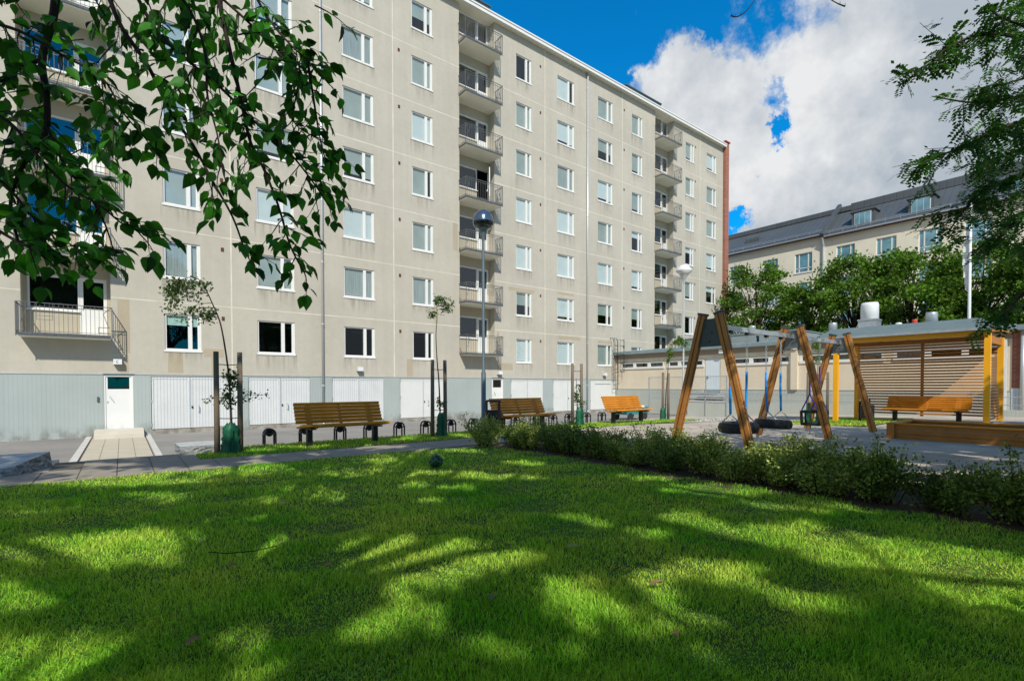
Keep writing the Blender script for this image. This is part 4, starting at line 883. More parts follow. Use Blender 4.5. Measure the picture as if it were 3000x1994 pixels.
LIT= [(1.1, 10.6, .6, .45), (1.0, 11.3, 1.2, .3), (-0.46, 4.86, 0.53, 0.45), (0.11, 4.6, 0.39, 0.36), (-0.09, 4.24, 0.46, 0.23), (-0.46, 4.08, 0.28, 0.2), (-0.43, 3.75, 0.28, 0.14), (-0.35, 3.07, 0.23, 0.18), (-0.16, 2.75, 0.27, 0.11), (0.91, 4.04, 0.2, 0.16), (0.85, 3.22, 0.11, 0.14), (1.01, 2.36, 0.16, 0.18), (1.22, 2.45, 0.14, 0.17), (1.56, 2.65, 0.16, 0.27), (1.41, 2.77, 0.13, 0.29), (1.34, 3.12, 0.17, 0.17), (2.06, 2.65, 0.18, 0.17), (2.02, 2.13, 0.18, 0.16), (1.86, 2.81, 0.12, 0.1), (0.86, 3.82, 0.16, 0.12), (0.77, 5.0, 0.23, 0.17), (1.28, 3.61, 0.19, 0.1), (2.55, 1.88, 0.16, 0.14), (3.05, 1.77, 0.26, 0.15), (3.92, 2.61, 0.23, 0.22), (3.3, 2.43, 0.14, 0.17), (5.19, 3.02, 0.58, 0.35), (5.32, 3.93, 0.33, 0.19), (7.01, 3.94, 0.32, 1.36), (7.53, 4.7, 0.43, 1.4), (2.75, 6.38, 1.17, 0.28), (1.02, 7.97, 1.09, 0.37), (3.8, 5.14, 0.67, 0.21), (0.06, 7.74, 1.08, 0.28), (1.6, 5.87, 0.44, 0.18), (2.54, 4.58, 0.27, 0.12), (1.8, 1.87, 0.14, 0.08), (1.58, 1.56, 0.08, 0.07), (1.31, 1.81, 0.08, 0.06), (0.43, 2.6, 0.12, 0.07), (0.12, 2.79, 0.12, 0.09), (0.44, 2.28, 0.09, 0.05), (2.92, 1.05, 0.21, 0.11), (2.83, 1.19, 0.14, 0.09), (3.99, 1.03, 0.57, 0.46), (4.19, 0.68, 0.49, 0.71), (4.18, 1.45, 0.65, 0.27), (4.17, 1.89, 0.42, 0.17), (3.71, 0.5, 0.19, 0.26), (3.33, 0.6, 0.13, 0.08), (2.9, 1.52, 0.16, 0.1), (2.3, 1.61, 0.09, 0.07), (2.31, 1.34, 0.09, 0.05), (10.07, 7.44, 1.25, 2.93), (8.27, 8.89, 0.63, 0.65), (6.62, 9.82, 0.62, 0.41), (4.95, 10.29, 0.29, 0.47), (2.78, 10.18, 0.51, 0.3), (-0.18, 9.55, 0.78, 0.16), (1.97, 10.0, 0.32, 0.21), (-0.64, 9.3, 0.37, 0.14), (3.92, 9.09, 0.5, 0.21), (9.48, 2.52, 0.4, 0.17), (9.5, 3.12, 0.57, 0.15), (8.97, 1.65, 0.71, 0.14), (8.9, 1.09, 0.33, 0.17), (7.56, 1.79, 0.52, 0.1), (10.92, 1.49, 0.41, 0.16), (8.05, 2.38, 0.35, 0.11), (10.19, 4.07, 0.49, 0.23), (6.68, 1.06, 0.26, 0.12)]
import time as _t
def sstep_np(a, b, x): t = np.clip((x - a) / (b - a), 0, 1); return t * t * (3 - 2 * t)
def noise2(x, y, s=1.0, seed=0):
    r = np.zeros_like(x)
    rs = np.random.RandomState(seed)
    for k in range(7):
        a = rs.uniform(0, 6.28); f = s * rs.uniform(.6, 2.2); r += np.sin((x * math.cos(a) + y * math.sin(a)) * f + rs.uniform(0, 6.28))
    return r / 3.2
def is_lit(gx, gy, jit):
    jit = jit * .5
    n = noise2(gx, gy, 3.0, 5) * .28 + noise2(gx, gy, 9.0, 6) * .40 + jit * 2.5
    lit = np.zeros(gx.shape, bool)
    for cx, cy, rx_, ry_ in LIT:
        dx = gx - cx; dy = gy - cy; du = (dx * RT.x + dy * RT.y) / (rx_ + .10); dv = (dx * FW.x + dy * FW.y) / (ry_ + .10)
        lit |= (du * du + dv * dv) < 1 + n * .7
    shade = ((gx - 8.6) ** 2 + (gy - 6.4) ** 2 < .55) | ((gx - 9.6) ** 2 + (gy - 3.5) ** 2 < .3)
    lit |= (gy > 11.75 + n * .4) | ((gx > 9.4 + n * .4) & (gy > 4.25 + n * .5) & (gy < 12)) | ((gx > 6.95) & (gy > 5.0 + n * .5) & (gy < 9.4 + n * .3))
    lit |= (gx > 12.2) & (gy > 9.0)
    lit |= (gx > 7.2) & (gy < 4.6) & (noise2(gx, gy, 5.0, 12) + jit > .50)
    lit |= (gx < 7.2) & (noise2(gx, gy, 3.4, 13) + .5 * noise2(gx, gy, 9, 14) + jit > .47)
    for cx, cy in ((3.75, 10.85), (8.75, 10.9)):
        u = ((gx - cx) / 1.35) ** 2 + ((gy - cy) / .75) ** 2; sp = np.sin(gx * 7.1 + cx) * np.sin(gy * 6.3 + 1.0)
        shade |= (u < 1) & (sp < .8)
    return lit & ~shade
def clump_points(c, r, nclump, nleaf, rs, spread=.5, shell=.55):
    u = rs.normal(size=(nclump, 3)); u /= np.linalg.norm(u, axis=1)[:, None]
    rad = rs.uniform(shell, 1, (nclump, 1)) ** .6
    cc = np.array(c) + u * rad * np.array(r)
    k = rs.randint(0, nclump, nleaf); g = rs.normal(size=(nleaf, 3)) * spread * rs.uniform(.6, 1.3, (nclump, 1))[k]
    g[:, 2] *= .7
    return cc[k] + g, cc
_cc = [(-.2, -.1, 8.7), (-3.6, -7.2, 9.2), (3.0, -5.4, 9.0), (8.6, -7.6, 9.0), (14.6, -7.2, 8.2)]
_rs = np.random.RandomState(77); _n = 62000
_d = _rs.uniform(.8, 13, _n); _l = _rs.uniform(-1.25, 1.25, _n) * _d; EG = np.stack([FW.x * _d + RT.x * _l, FW.y * _d + RT.y * _l], 1)
EG = np.concatenate([EG, np.stack([_rs.uniform(8, 21, 16000), _rs.uniform(-3, 4.4, 16000)], 1), np.stack([_rs.uniform(2.2, 5.4, 4200), _rs.uniform(10, 11.7, 4200)], 1), np.stack([_rs.uniform(7.3, 10.2, 4200), _rs.uniform(10, 11.7, 4200)], 1)])
_z = _rs.uniform(7.0, 9.8, len(EG)); EP = np.stack([EG[:, 0] + SUN.x / SUN.z * _z, EG[:, 1] + SUN.y / SUN.z * _z, _z], 1)  # extra unseen leaves, added along the sun's rays to deepen the shade below
EI = np.argmin(np.stack([np.linalg.norm(EP - np.array(c), axis=1) for c in _cc]), axis=0)
def canopy_tree(lab, base, c, r, nleaf, seed, size=.165, mask=True):
    rs = np.random.RandomState(seed); nleaf = int(nleaf * 1.7)
    t = thing('shade_tree', lab, 'tree', (*base, 0))
    P, cc = clump_points(c, r, 90, nleaf, rs, .55, .25)
    k = _cc.index(tuple(c)); P = np.concatenate([P, EP[EI == k]])
    if mask:
        k = -P[:, 2] / SUN.z * 1.0
        gx = P[:, 0] + SUN.x / -SUN.z * P[:, 2]; gy = P[:, 1] + SUN.y / -SUN.z * P[:, 2]
        P = P[~is_lit(gx, gy, rs.normal(size=len(P)) * .12)]
    dep = P[:, 0] * FW.x + P[:, 1] * FW.y; lat = P[:, 0] * RT.x + P[:, 1] * RT.y
    vis = (dep > .1) & (np.abs(lat) < dep * 1.06 + .4) & ((P[:, 2] - 1.18) < dep * .86 + .5)
    P = P[~vis]
    V, F = leaves(P, rs.uniform(.75, 1.25, len(P)) * size, rs=rs)
    V -= np.array([*base, 0]); link('crown', np_mesh('crown', V, F, M['leaf_c']), t)
    m = MB(); top = Vector(c) - Vector((*base, 0)); m.tube([(0, 0, -.2), (0, 0, .4), (top.x * .15, top.y * .15, 2.2), (top.x * .5, top.y * .5, top.z * .55), tuple(top)], [.34, .25, .21, .17, .08], 12); part('trunk', m, M['bark'], t, True)
    m = MB()
    for q in range(0, 90, 6):
        e = Vector(cc[q]) - Vector((*base, 0)); s0 = Vector((top.x * .4, top.y * .4, top.z * .48)); mid = s0.lerp(e, .5) + Vector((0, 0, .3))
        ew = e + Vector((*base, 0)); dp = ew.dot(FW); 
        if dp > 0 and abs(ew.dot(RT)) < dp * 1.1 and ew.z - 1.18 < dp * .95: continue
        m.tube([tuple(s0), tuple(mid), tuple(e)], [.10, .06, .02], 7)
    part('limbs', m, M['bark'], t, True)
    return t
tl = canopy_tree('big shade tree left of the viewpoint whose leafy boughs hang into the upper left', (-3.2, -1.8), (-.2, -.1, 8.7), (6.6, 5.4, 3.0), 34000, 21)
canopy_tree('shade tree behind the viewpoint, seen only by its shade on the lower left lawn', (-4.6, -8.6), (-3.6, -7.2, 9.2), (5.6, 5.0, 3.4), 27000, 22)
canopy_tree('shade tree behind the viewpoint, seen only by its shade in the middle of the lawn', (3.4, -7.2), (3.0, -5.4, 9.0), (5.6, 4.8, 3.4), 27000, 23)
canopy_tree('shade tree right behind the viewpoint, seen only by its shade over the hedge and swings', (8.8, -10.0), (8.6, -7.6, 9.0), (5.2, 4.4, 3.4), 26000, 24)
canopy_tree('shade tree far right behind the viewpoint, seen only by its shade on the play gravel', (15.0, -8.0), (14.6, -7.2, 8.2), (4.6, 3.6, 3.2), 20000, 25)
# hanging boughs of the left tree
base = Vector((-3.2, -1.8, 0)); mb = MB(); LP = []; LD = []; LS = []
rl_ = random.Random(5)
def bez(pts, n=6):
    out = []
    for i in range(len(pts) - 1):
        p0 = pts[max(i - 1, 0)]; p1 = pts[i]; p2 = pts[i + 1]; p3 = pts[min(i + 2, len(pts) - 1)]
        for k in range(n):
            t = k / n; out.append(.5 * ((2 * p1) + (p2 - p0) * t + (2 * p0 - 5 * p1 + 4 * p2 - p3) * t * t + (3 * p1 - p0 - 3 * p2 + p3) * t ** 3))
    out.append(pts[-1]); return out
def add_leaf(p, d, s=1.0): LP.append(tuple(p)); LD.append(tuple(d)); LS.append(s)
def twig(p, d, L, nl, r=.004):
    q = [p]; d = d.normalized()
    for k in range(6):
        d = (d + Vector((rl_.uniform(-.18, .18), rl_.uniform(-.18, .18), rl_.uniform(-.15, .10)))).normalized(); q.append(q[-1] + d * L / 6)
    mb.tube(q, [r * (1 - .75 * i / 6) for i in range(7)], 5)
    for k in range(nl):
        t = (k + .8) / nl * 6; i = min(5, int(t)); pp = q[i].lerp(q[i + 1], t - i); side = 1 if k % 2 else -1
        dd = (q[i + 1] - q[i]).normalized(); sd = dd.cross(Vector((0, 0, 1)))
        sd = (sd.normalized() if sd.length > .1 else Vector((1, 0, 0)))
        pe = pp + (dd * .3 + sd * side * .8 + Vector((0, 0, -.4))).normalized() * .022
        mb.tube([pp, pe], .0014, 3, False); add_leaf(pe, dd * .55 + sd * side * .55 + Vector((0, 0, -.5)), rl_.uniform(.55, 1.15))
    add_leaf(q[-1], d + Vector((0, 0, -.5)), rl_.uniform(.7, 1.0))
for name, pts in BR.items():
    pts = [Vector(p) for p in pts]; th = {'B1': .022, 'B2': .013, 'B3': .013, 'B4': .011, 'B1b': .011, 'B1c': .008}.get(name, .008)
    if name[0] == 'T': th = .006
    c = bez(pts, 6); n = len(c); mb.tube(c, [th * (1 - .8 * i / n) + .0012 for i in range(n)], 7)
    if name[0] == 'T':
        for q in c[::4]: mb.tube([q, q + Vector((.03, .01, .05))], .002, 4)
        continue
    if name in ('B1', 'B2', 'B3', 'B4', 'B5', 'B9', 'B11'):
        mb.tube([pts[0], pts[0] + Vector((-.15, -.35, .9)), Vector((-1.2, 1.2, 6.0)), Vector((-1.8, -.6, 7.0))], [th, th * 1.4, .035, .05], 6)
    dense = 1.0
    for i in range(2, n - 1):
        d = (c[i + 1] - c[i]).normalized()
        if name in ('B1',) and i < 22: 
            if i % 4: continue
        s = 1 if i % 2 else -1
        sd = d.cross(Vector(FW)); sd.normalize()
        if rl_.random() < .56:
            dd = d * .7 + sd * s * rl_.uniform(.4, 1.1) + Vector(FW) * rl_.uniform(-.7, .7) + Vector((0, 0, -.15)); twig(c[i], dd, rl_.uniform(.08, .24), rl_.randint(3, 5))
        if rl_.random() < .45: add_leaf(c[i], d * .4 + sd * s + Vector((0, 0, -.5)), rl_.uniform(.6, 1.05))
    twig(c[-1], (c[-1] - c[-3]), .12, 3)
# extra twigs filling the upper left corner
for _ in range(58):
    dep = rl_.uniform(2.4, 3.6); lx_ = rl_.triangular(-1.06, -.35, -.95) if rl_.random() < .7 else rl_.uniform(-.9, -.55); hz = rl_.uniform(.45, .86) if lx_ < -.7 else rl_.uniform(.6, .86)
    p = CAM + Vector(FW) * dep + Vector(RT) * (lx_ * dep) + Vector((0, 0, hz * dep))
    twig(p, Vector((rl_.uniform(-1, 1), rl_.uniform(-1, 1), rl_.uniform(-.9, .1))), rl_.uniform(.12, .26), rl_.randint(3, 6), .005)
# small twig tips at the top of the sky belong to the same boughs
mb.v = [tuple(Vector(v) - base) for v in mb.v]; part('hanging_branches', mb, M['twig'], tl, True)
P = np.array(LP) - np.array(base); rs = np.random.RandomState(3)
V, F = leaves(P, np.array(LS) * .085, np.array(LD), LEAF_BROAD_V, LEAF_BROAD_F, jitter=.28, rs=rs, flat=.55)
link('hanging_foliage', np_mesh('hanging_foliage', V, F, M['leaf_l'], smooth=False), tl)
# rowan at right
rb = Vector((10.4, -1.4, 0)); rt_ = thing('rowan_tree', 'rowan tree with feathery compound leaves leaning in from the right edge', 'tree', rb)
mb = MB(); mb.tube([(0, 0, -.2), (0, 0, .3), (.05, .05, 2.2), (-.3, .3, 4.0), (-.2, .2, 6.8)], [.2, .15, .13, .11, .05], 10); part('trunk', mb, M['bark'], rt_, True)
mb = MB(); CP = []; CD = []
for pts in RB[:7] + RB[8:]:
    pts = [Vector(p) for p in pts]; c = bez(pts, 7); n = len(c); mb.tube([tuple(p - rb) for p in c], [.020 * (1 - .85 * i / n) + .002 for i in range(n)], 6)
    tk = Vector((10.2, -1.2, min(6.2, max(1.8, pts[0].z - .8)))); mb.tube([tuple(tk - rb), tuple(tk.lerp(pts[0], .5) + Vector((0, 0, .1)) - rb), tuple(pts[0] - rb)], [.05, .035, .021], 6)
    for i in range(3, n):
        d = (c[min(i + 1, n - 1)] - c[i - 1]).normalized()
        for q in range(3 if i < n - 12 else 2):
            s = d * .5 + Vector((rl_.uniform(-1, 1), rl_.uniform(-1, 1), rl_.uniform(-.55, .55)))
            if q == 0 and i < n - 4 and rl_.random() < .75:        # side shoot
                L = rl_.uniform(.15, .5); s.normalize(); e = c[i] + s * L; mb.tube([tuple(c[i] - rb), tuple(e - rb)], [.004, .002], 4, False)
                for k in range(int(L / .06)): CP.append(tuple(c[i].lerp(e, (k + .5) / (L / .06)))); v = s * .4 + Vector((rl_.uniform(-1, 1), rl_.uniform(-1, 1), rl_.uniform(-.9, .2))); CD.append(tuple(v))
            else: CP.append(tuple(c[i])); CD.append(tuple(s))
part('branches', mb, M['bark'], rt_, True)
# inner mass
rs = np.random.RandomState(8)
for _ in range(2300):
    dep = rs.uniform(4.6, 7.5); a = rs.uniform(.86, 1.25); hz = rs.uniform(.24, 1.0)
    edge = np.interp(hz, [0, .16, .29, .38, .51, .6, .69, .9], [1.05, 1.02, .965, .90, .885, .925, .955, 1.0]) + rs.normal() * .015
    if a < edge: continue
    p = CAM + Vector(FW) * dep + Vector(RT) * (a * dep) + Vector((0, 0, hz * dep)); CP.append(tuple(p)); v = rs.normal(size=3); v[2] = -abs(v[2]) * .6; CD.append(tuple(v))
CP = np.array(CP); CD = np.array(CD); CD /= np.linalg.norm(CD, axis=1)[:, None]; n = len(CP)
up = rs.normal(size=(n, 3)) * .5 + np.array([0, 0, 1.0]); sd = np.cross(CD, up); sd /= np.linalg.norm(sd, axis=1)[:, None]; nr = np.cross(sd, CD)
LPp = []; LDd = []; LSs = []; L = rs.uniform(.10, .16, n)
for k in range(6):
    for s in (-1, 1):
        f_ = (k + .8) / 6.6; LPp.append(CP + CD * (L * f_)[:, None] - np.array([0, 0, 1.0]) * (L * f_ * f_ * .35)[:, None]); LDd.append(CD * .45 + sd * s + rs.normal(size=(n, 3)) * .08); LSs.append(L * (.36 if 0 < k < 5 else .27))
LPp.append(CP + CD * L[:, None]); LDd.append(CD); LSs.append(L * .33)
P = np.concatenate(LPp); D = np.concatenate(LDd); S_ = np.concatenate(LSs)
LN = np.array([(0, 0, 0), (.27, .5, .0), (0, 1, 0), (-.27, .5, 0)], float)
NRM = np.concatenate([nr] * 13)
d = D / np.linalg.norm(D, axis=1)[:, None]; a = np.cross(d, NRM); a /= np.linalg.norm(a, axis=1)[:, None]
V = (P[:, None, :] + S_[:, None, None] * (LN[None, :, 0:1] * a[:, None] + LN[None, :, 1:2] * d[:, None])).reshape(-1, 3) - np.array(rb)
link('foliage', np_mesh('foliage', V, np.arange(len(V)).reshape(-1, 4), M['leaf_r']), rt_)
CPo, _ = clump_points((11.6, -2.2, 5.6), (2.3, 2.3, 2.9), 50, 7000, rs, .45, .3)
dep = CPo[:, 0] * FW.x + CPo[:, 1] * FW.y; lat = CPo[:, 0] * RT.x + CPo[:, 1] * RT.y; CPo = CPo[~((dep > 0) & (lat < dep * 1.10))]
V, F = leaves(CPo - np.array(rb), rs.uniform(.12, .2, len(CPo)), rs=rs); link('foliage', np_mesh('foliage', V, F, M['leaf_r']), rt_)

# row of far maples
def maple(lab, x, y, ztop, r, seed, nl=13000):
    rs = np.random.RandomState(seed); t = thing('maple_tree', lab, 'tree', (x, y, -.5), 0, 'row of bushy trees in front of the far building'); H = ztop + .5
    mb = MB(); mb.tube([(0, 0, 0), (0, 0, 2), (.1, .1, H * .5), (0, 0, H * .8)], [.22, .17, .12, .05], 8); part('trunk', mb, M['bark'], t, True)
    P = []; mb = MB()
    for q in range(64):
        a = rs.uniform(0, 6.28); h = rs.uniform(.22, 1) ; rr_ = r * math.sqrt(max(.05, 1 - ((h - .55) / .5) ** 2)) * rs.uniform(.55, 1.08); e = np.array([rr_ * math.cos(a), rr_ * math.sin(a), 1.2 + (H - 1.6) * h])
        st = np.array([.1, .1, e[2] * .55 + .3]); mb.tube([tuple(st), tuple(st * .5 + e * .5 + np.array([0, 0, .2])), tuple(e)], [.06, .035, .012], 5)
        m = nl // 64; g = rs.normal(size=(m, 3)) * np.array([.36, .36, .22]) * rs.uniform(.8, 1.35); P.append(e + g)
    part('limbs', mb, M['bark'], t, True); P = np.concatenate(P)
    D = P - np.array([0, 0, H * .45]); D /= np.linalg.norm(D, axis=1)[:, None]
    V, F = leaves(P, rs.uniform(.14, .28, len(P)), D * .6 + np.array([0, 0, .1]), jitter=.8, droop=.2, rs=rs); link('crown', np_mesh('crown', V, F, M['leaf_m']), t)
for i, (x, y, z, r, lab) in enumerate([(43, 21.0, 11.6, 2.9, 'bushy green tree touching the brick end of the tall block'), (44, 17.4, 9.9, 2.4, 'slightly lower bushy tree, second from the brick gable'), (42, 13.4, 10.5, 2.5, 'tall crowned bushy tree, third from the brick gable'), (42, 10.0, 10.6, 2.7, 'bushy tree left of the flagpole'), (43, 6.7, 10.3, 2.6, 'bushy tree right behind the flagpole'), (41, 3.6, 9.4, 2.6, 'bushy tree near the right edge behind the shelter'), (39, 1.0, 7.6, 2.4, 'lower bushy tree at the right edge beyond the annex')]):
    maple(lab, x, y, z, r, 40 + i)

# young staked trees
def staked(lab, st, stem, blobs, nl, seed, bagc, leafs=.05, mat_='leaf_y', stake_h=1.78, droop=.4, low=None):
    rs = np.random.RandomState(seed); x0, y0 = stem[0][0], stem[0][1]; zb = zt(x0, y0)
    t = thing('young_tree', lab[0], 'young tree', (x0, y0, zb), 0, 'young staked trees'); o3 = np.array([x0, y0, zb])
    c = bez([Vector(p) - Vector(o3) for p in stem], 5); mb = MB(); mb.tube(c, [.021 * (1 - .8 * i / len(c)) for i in range(len(c))], 7)
    P = []
    for (cx, cy, cz, rr_, rz_, k) in blobs:
        for q in range(max(3, k // 26)):
            u = rs.normal(size=3); u /= np.linalg.norm(u); e = np.array([cx, cy, cz]) - o3 + u * np.array([rr_, rr_ * .8, rz_]) * rs.uniform(.3, 1)
            s_ = min(c, key=lambda p: (Vector(e) - p).length); mb.tube([tuple(s_), tuple((Vector(e) + s_) / 2 + Vector((0, 0, .04))), tuple(e)], [.006, .004, .002], 4, False)
            for w in range(26): f_ = rs.uniform(.35, 1.0); P.append(np.array(s_) * (1 - f_) + e * f_ + rs.normal(size=3) * .045)
    part('stem', mb, M['bark'], t, True); P = np.array(P)
    V, F = leaves(P, rs.uniform(.6, 1.3, len(P)) * leafs, droop=droop, rs=rs); link('leaves', np_mesh('leaves', V, F, M[mat_]), t)
    for i, (sx_, sy_) in enumerate(st):
        p = thing('tree_stake', lab[1 + i], 'tree stake', (sx_, sy_, zt(sx_, sy_)), 0, 'wooden stakes beside the young trees'); mb = MB(); mb.tube([(0, 0, -.1), (R.uniform(-.015, .015), 0, stake_h)], [.048, .042], 10); part('stake', mb, M['post'], p, True)
        mb = MB()
        if i == 0:
            dx, dy = st[1][0] - sx_, st[1][1] - sy_
            for z in (.62, stake_h - .22): mb = MB(); mb.tube([(0, 0, z), (dx * .5, dy * .5, z - .01), (dx, dy, z)], .008, 5); part('tie', mb, M['black'], p)
    if bagc:
        bx, by, w, h = bagc; p = thing('watering_bag', lab[3], 'watering bag', (bx, by, zt(bx, by)), 0, 'green watering bags at the tree feet'); n = 18; mb = MB(); prof = []
        for k in range(12):
            z = h * k / 11; rr_ = w * (1.0 - .25 * (k / 11)) * (1.12 if k < 2 else 1) * (1 if k < 10 else .8 - .25 * (k - 10)); prof.append((rr_, z))
        mb.lathe(prof, n=n); mb.v = [(v[0] * (1 + .16 * math.sin(i * 2.3 + v[2] * 9)), v[1] * .7 * (1 + .16 * math.sin(i * 1.7 + v[2] * 13)), v[2] + .02 * math.sin(i * 3.1)) for i, v in enumerate(mb.v)]
        part('bag_body', mb, M['bag'], p, True); mb = MB(); mb.box(-.015, .015, -w * .86, -w * .78, .05, h * .85); part('seam', mb, M['bag'], p)
OR_ = 'nearest young tree, bending left with a drooping dark crown'
staked([OR_, 'left stake of the drooping young tree by the granite block', 'right stake of the drooping young tree by the granite block', 'crumpled dark green watering bag at the foot of the drooping tree'], [(1.29, 10.0), (1.645, 9.97)],
       [(1.52, 10, 0), (1.51, 10, .53), (1.49, 10, 1.21), (1.45, 10, 1.67), (1.37, 10, 2.23), (1.27, 10, 2.54), (1.11, 10, 2.91), (.98, 10, 3.02), (.79, 9.95, 2.95)],
       [(.85, 9.95, 2.72, .36, .26, 420), (.70, 9.9, 2.4, .25, .22, 280), (1.12, 10, 2.42, .16, .22, 160), (1.0, 10, 2.9, .3, .12, 160), (1.52, 10, 1.05, .16, .5, 330), (1.6, 10, 1.3, .15, .3, 100), (1.25, 10, .95, .28, .06, 40), (1.9, 10, 1.0, .25, .12, 40)], 0, 61, (1.49, 9.93, .15, .53), .052, 'leaf_y')
staked(['thin straight young tree with a small tuft at its top, between first and second bench', 'left stake of the thin straight tree between the benches', 'right stake of the thin straight tree between the benches', 'smooth dark green watering bag below the thin straight tree'], [(5.63, 10.2), (5.97, 10.2)],
       [(5.84, 10.2, 0), (5.83, 10.2, .56), (5.8, 10.2, 1.31), (5.76, 10.2, 1.72), (5.73, 10.2, 2.33), (5.76, 10.2, 2.75), (5.75, 10.2, 3.14)], [(5.78, 10.2, 3.2, .12, .1, 90), (6.05, 10.2, 3.1, .25, .13, 130), (6.12, 10.2, 2.98, .15, .06, 50), (5.55, 10.2, 2.85, .06, .04, 20), (5.85, 10.2, .8, .1, .1, 30)], 0, 62, (5.82, 10.12, .13, .56), .06)
staked(['short leafy young tree between stakes, between second and third bench', 'left tall stake between second and third bench', 'right tall stake between second and third bench', 'shiny bright green watering bag between second and third bench'], [(10.45, 10.5), (10.82, 10.5)],
       [(10.65, 10.5, 0), (10.64, 10.5, .5), (10.62, 10.5, 1.0), (10.6, 10.5, 1.4)], [(10.65, 10.5, .8, .14, .25, 200), (10.68, 10.5, 1.1, .1, .2, 80), (10.9, 10.5, .65, .12, .15, 50), (10.5, 10.5, .9, .1, .2, 40)], 0, 63, (10.64, 10.4, .15, .54), .05, stake_h=1.83)
staked(['sunlit young tree with light leafy top right of the orange bench', 'left stake of the tree right of the orange bench', 'right stake of the tree right of the orange bench', 'dark green watering bag by the tree right of the orange bench'], [(15.56, 11.0), (15.9, 11.0)],
       [(15.72, 11, 0), (15.75, 11, .8), (15.85, 11, 1.6), (15.95, 11, 2.3), (16.3, 11, 2.8), (16.6, 11, 3.0)], [(16.0, 11, 2.4, .18, .25, 160), (16.5, 11, 2.85, .35, .2, 320), (16.95, 11, 2.75, .25, .2, 160), (15.85, 11, 2.1, .15, .12, 80), (17.1, 11, 2.5, .15, .2, 60)], 0, 64, (15.5, 10.95, .14, .5), .062, 'leaf_m')
staked(['bare thin young tree behind the toddler swing', 'left stake behind the toddler swing', 'right stake behind the toddler swing', 'dark green bag behind the toddler swing'], [(18.6, 7.3), (19.2, 6.9)], [(18.9, 7.1, -.1), (18.9, 7.1, .8), (18.88, 7.1, 1.6), (18.9, 7.1, 2.6)], [(18.9, 7.1, 2.6, .3, .4, 260), (18.9, 7.1, 2.0, .2, .2, 80)], 0, 65, (18.9, 7.05, .14, .5), .06, 'leaf_m', 1.75)

# hedge of low shrubs along the lawn edge
SHV = []
def shrub_mesh(seed, m):
    rs = np.random.RandomState(seed); P = []; D = []; mb = MB()
    for q in range(40):
        a = rs.uniform(0, 6.28); lean = abs(rs.normal()) * .42; L = rs.uniform(.26, .50) * (1.25 if q % 11 == 0 else 1); d = np.array([math.cos(a) * lean, math.sin(a) * lean, 1.0]); d /= np.linalg.norm(d); b = np.array([math.cos(a), math.sin(a), 0]) * rs.uniform(0, .16)
        mb.tube([tuple(b), tuple(b + d * L * .5), tuple(b + d * L + np.array([0, 0, .01]))], [.004, .003, .0015], 4, False)
        k = 62; f_ = rs.uniform(.12, 1.03, k); P.append(b + d * L * f_[:, None] + rs.normal(size=(k, 3)) * .028); D.append(np.tile(d, (k, 1)))
        for w in range(3):
            f0 = rs.uniform(.4, .9); e0 = b + d * L * f0; dd = d + rs.normal(size=3) * .7; dd /= np.linalg.norm(dd); k = 14; f_ = rs.uniform(.1, 1, k); P.append(e0 + dd * .13 * f_[:, None] + rs.normal(size=(k, 3)) * .018); D.append(np.tile(dd, (k, 1)))
    P = np.concatenate(P); D = np.concatenate(D); V, F = leaves(P, rs.uniform(.017, .036, len(P)), D, jitter=.8, rs=rs)
    return mb.mesh('stems', M['twig']), np_mesh('foliage', V, F, M[m])
var = [shrub_mesh(70 + i, 'leaf_h' if i < 4 else 'leaf_h2') for i in range(7)]
rs = random.Random(9); k = 0
HY = lin(8.0, -2.3, 21)
for row, X0 in enumerate((6.02, 6.55, 7.0)):
    for i, y in enumerate(HY):
        if row == 2 and i % 2: continue
        if row and rs.random() < .2: continue
        if row and y > 7.5 - row * .3: continue
        yy = y + rs.uniform(-.1, .1); x = X0 + rs.uniform(-.08, .08) - max(0, yy - 7) * .45 * (row == 0)
        pale = (1.9 < yy < 4.7 and rs.random() < .8) or (yy > 6.3 and rs.random() < .35); v = var[rs.randint(4, 6)] if pale else var[rs.randint(0, 3)]
        where = 'near the path corner' if yy > 6 else 'opposite the first swing frame' if yy > 3.3 else 'before the second swing frame' if yy > 1.2 else 'before the sandbox'
        t = thing('shrub', ('pale' if pale else 'dark green') + ' shrub in the hedge row ' + ('beside the lawn, ' if row == 0 else 'between the outer rows, ' if row == 1 else 'beside the gravel, ') + where, 'shrub', (x, yy, .0), rs.uniform(0, 6.28), 'low shrubs in the hedge between lawn and gravel')
        link('stems', v[0], t); link('foliage', v[1], t); s = (rs.uniform(.98, 1.2) if row == 0 else rs.uniform(.72, 1.22)); t.scale = (s * 1.12, s * 1.12, s * rs.choice([.72, .8, .86, .92, 1.08])); k += 1

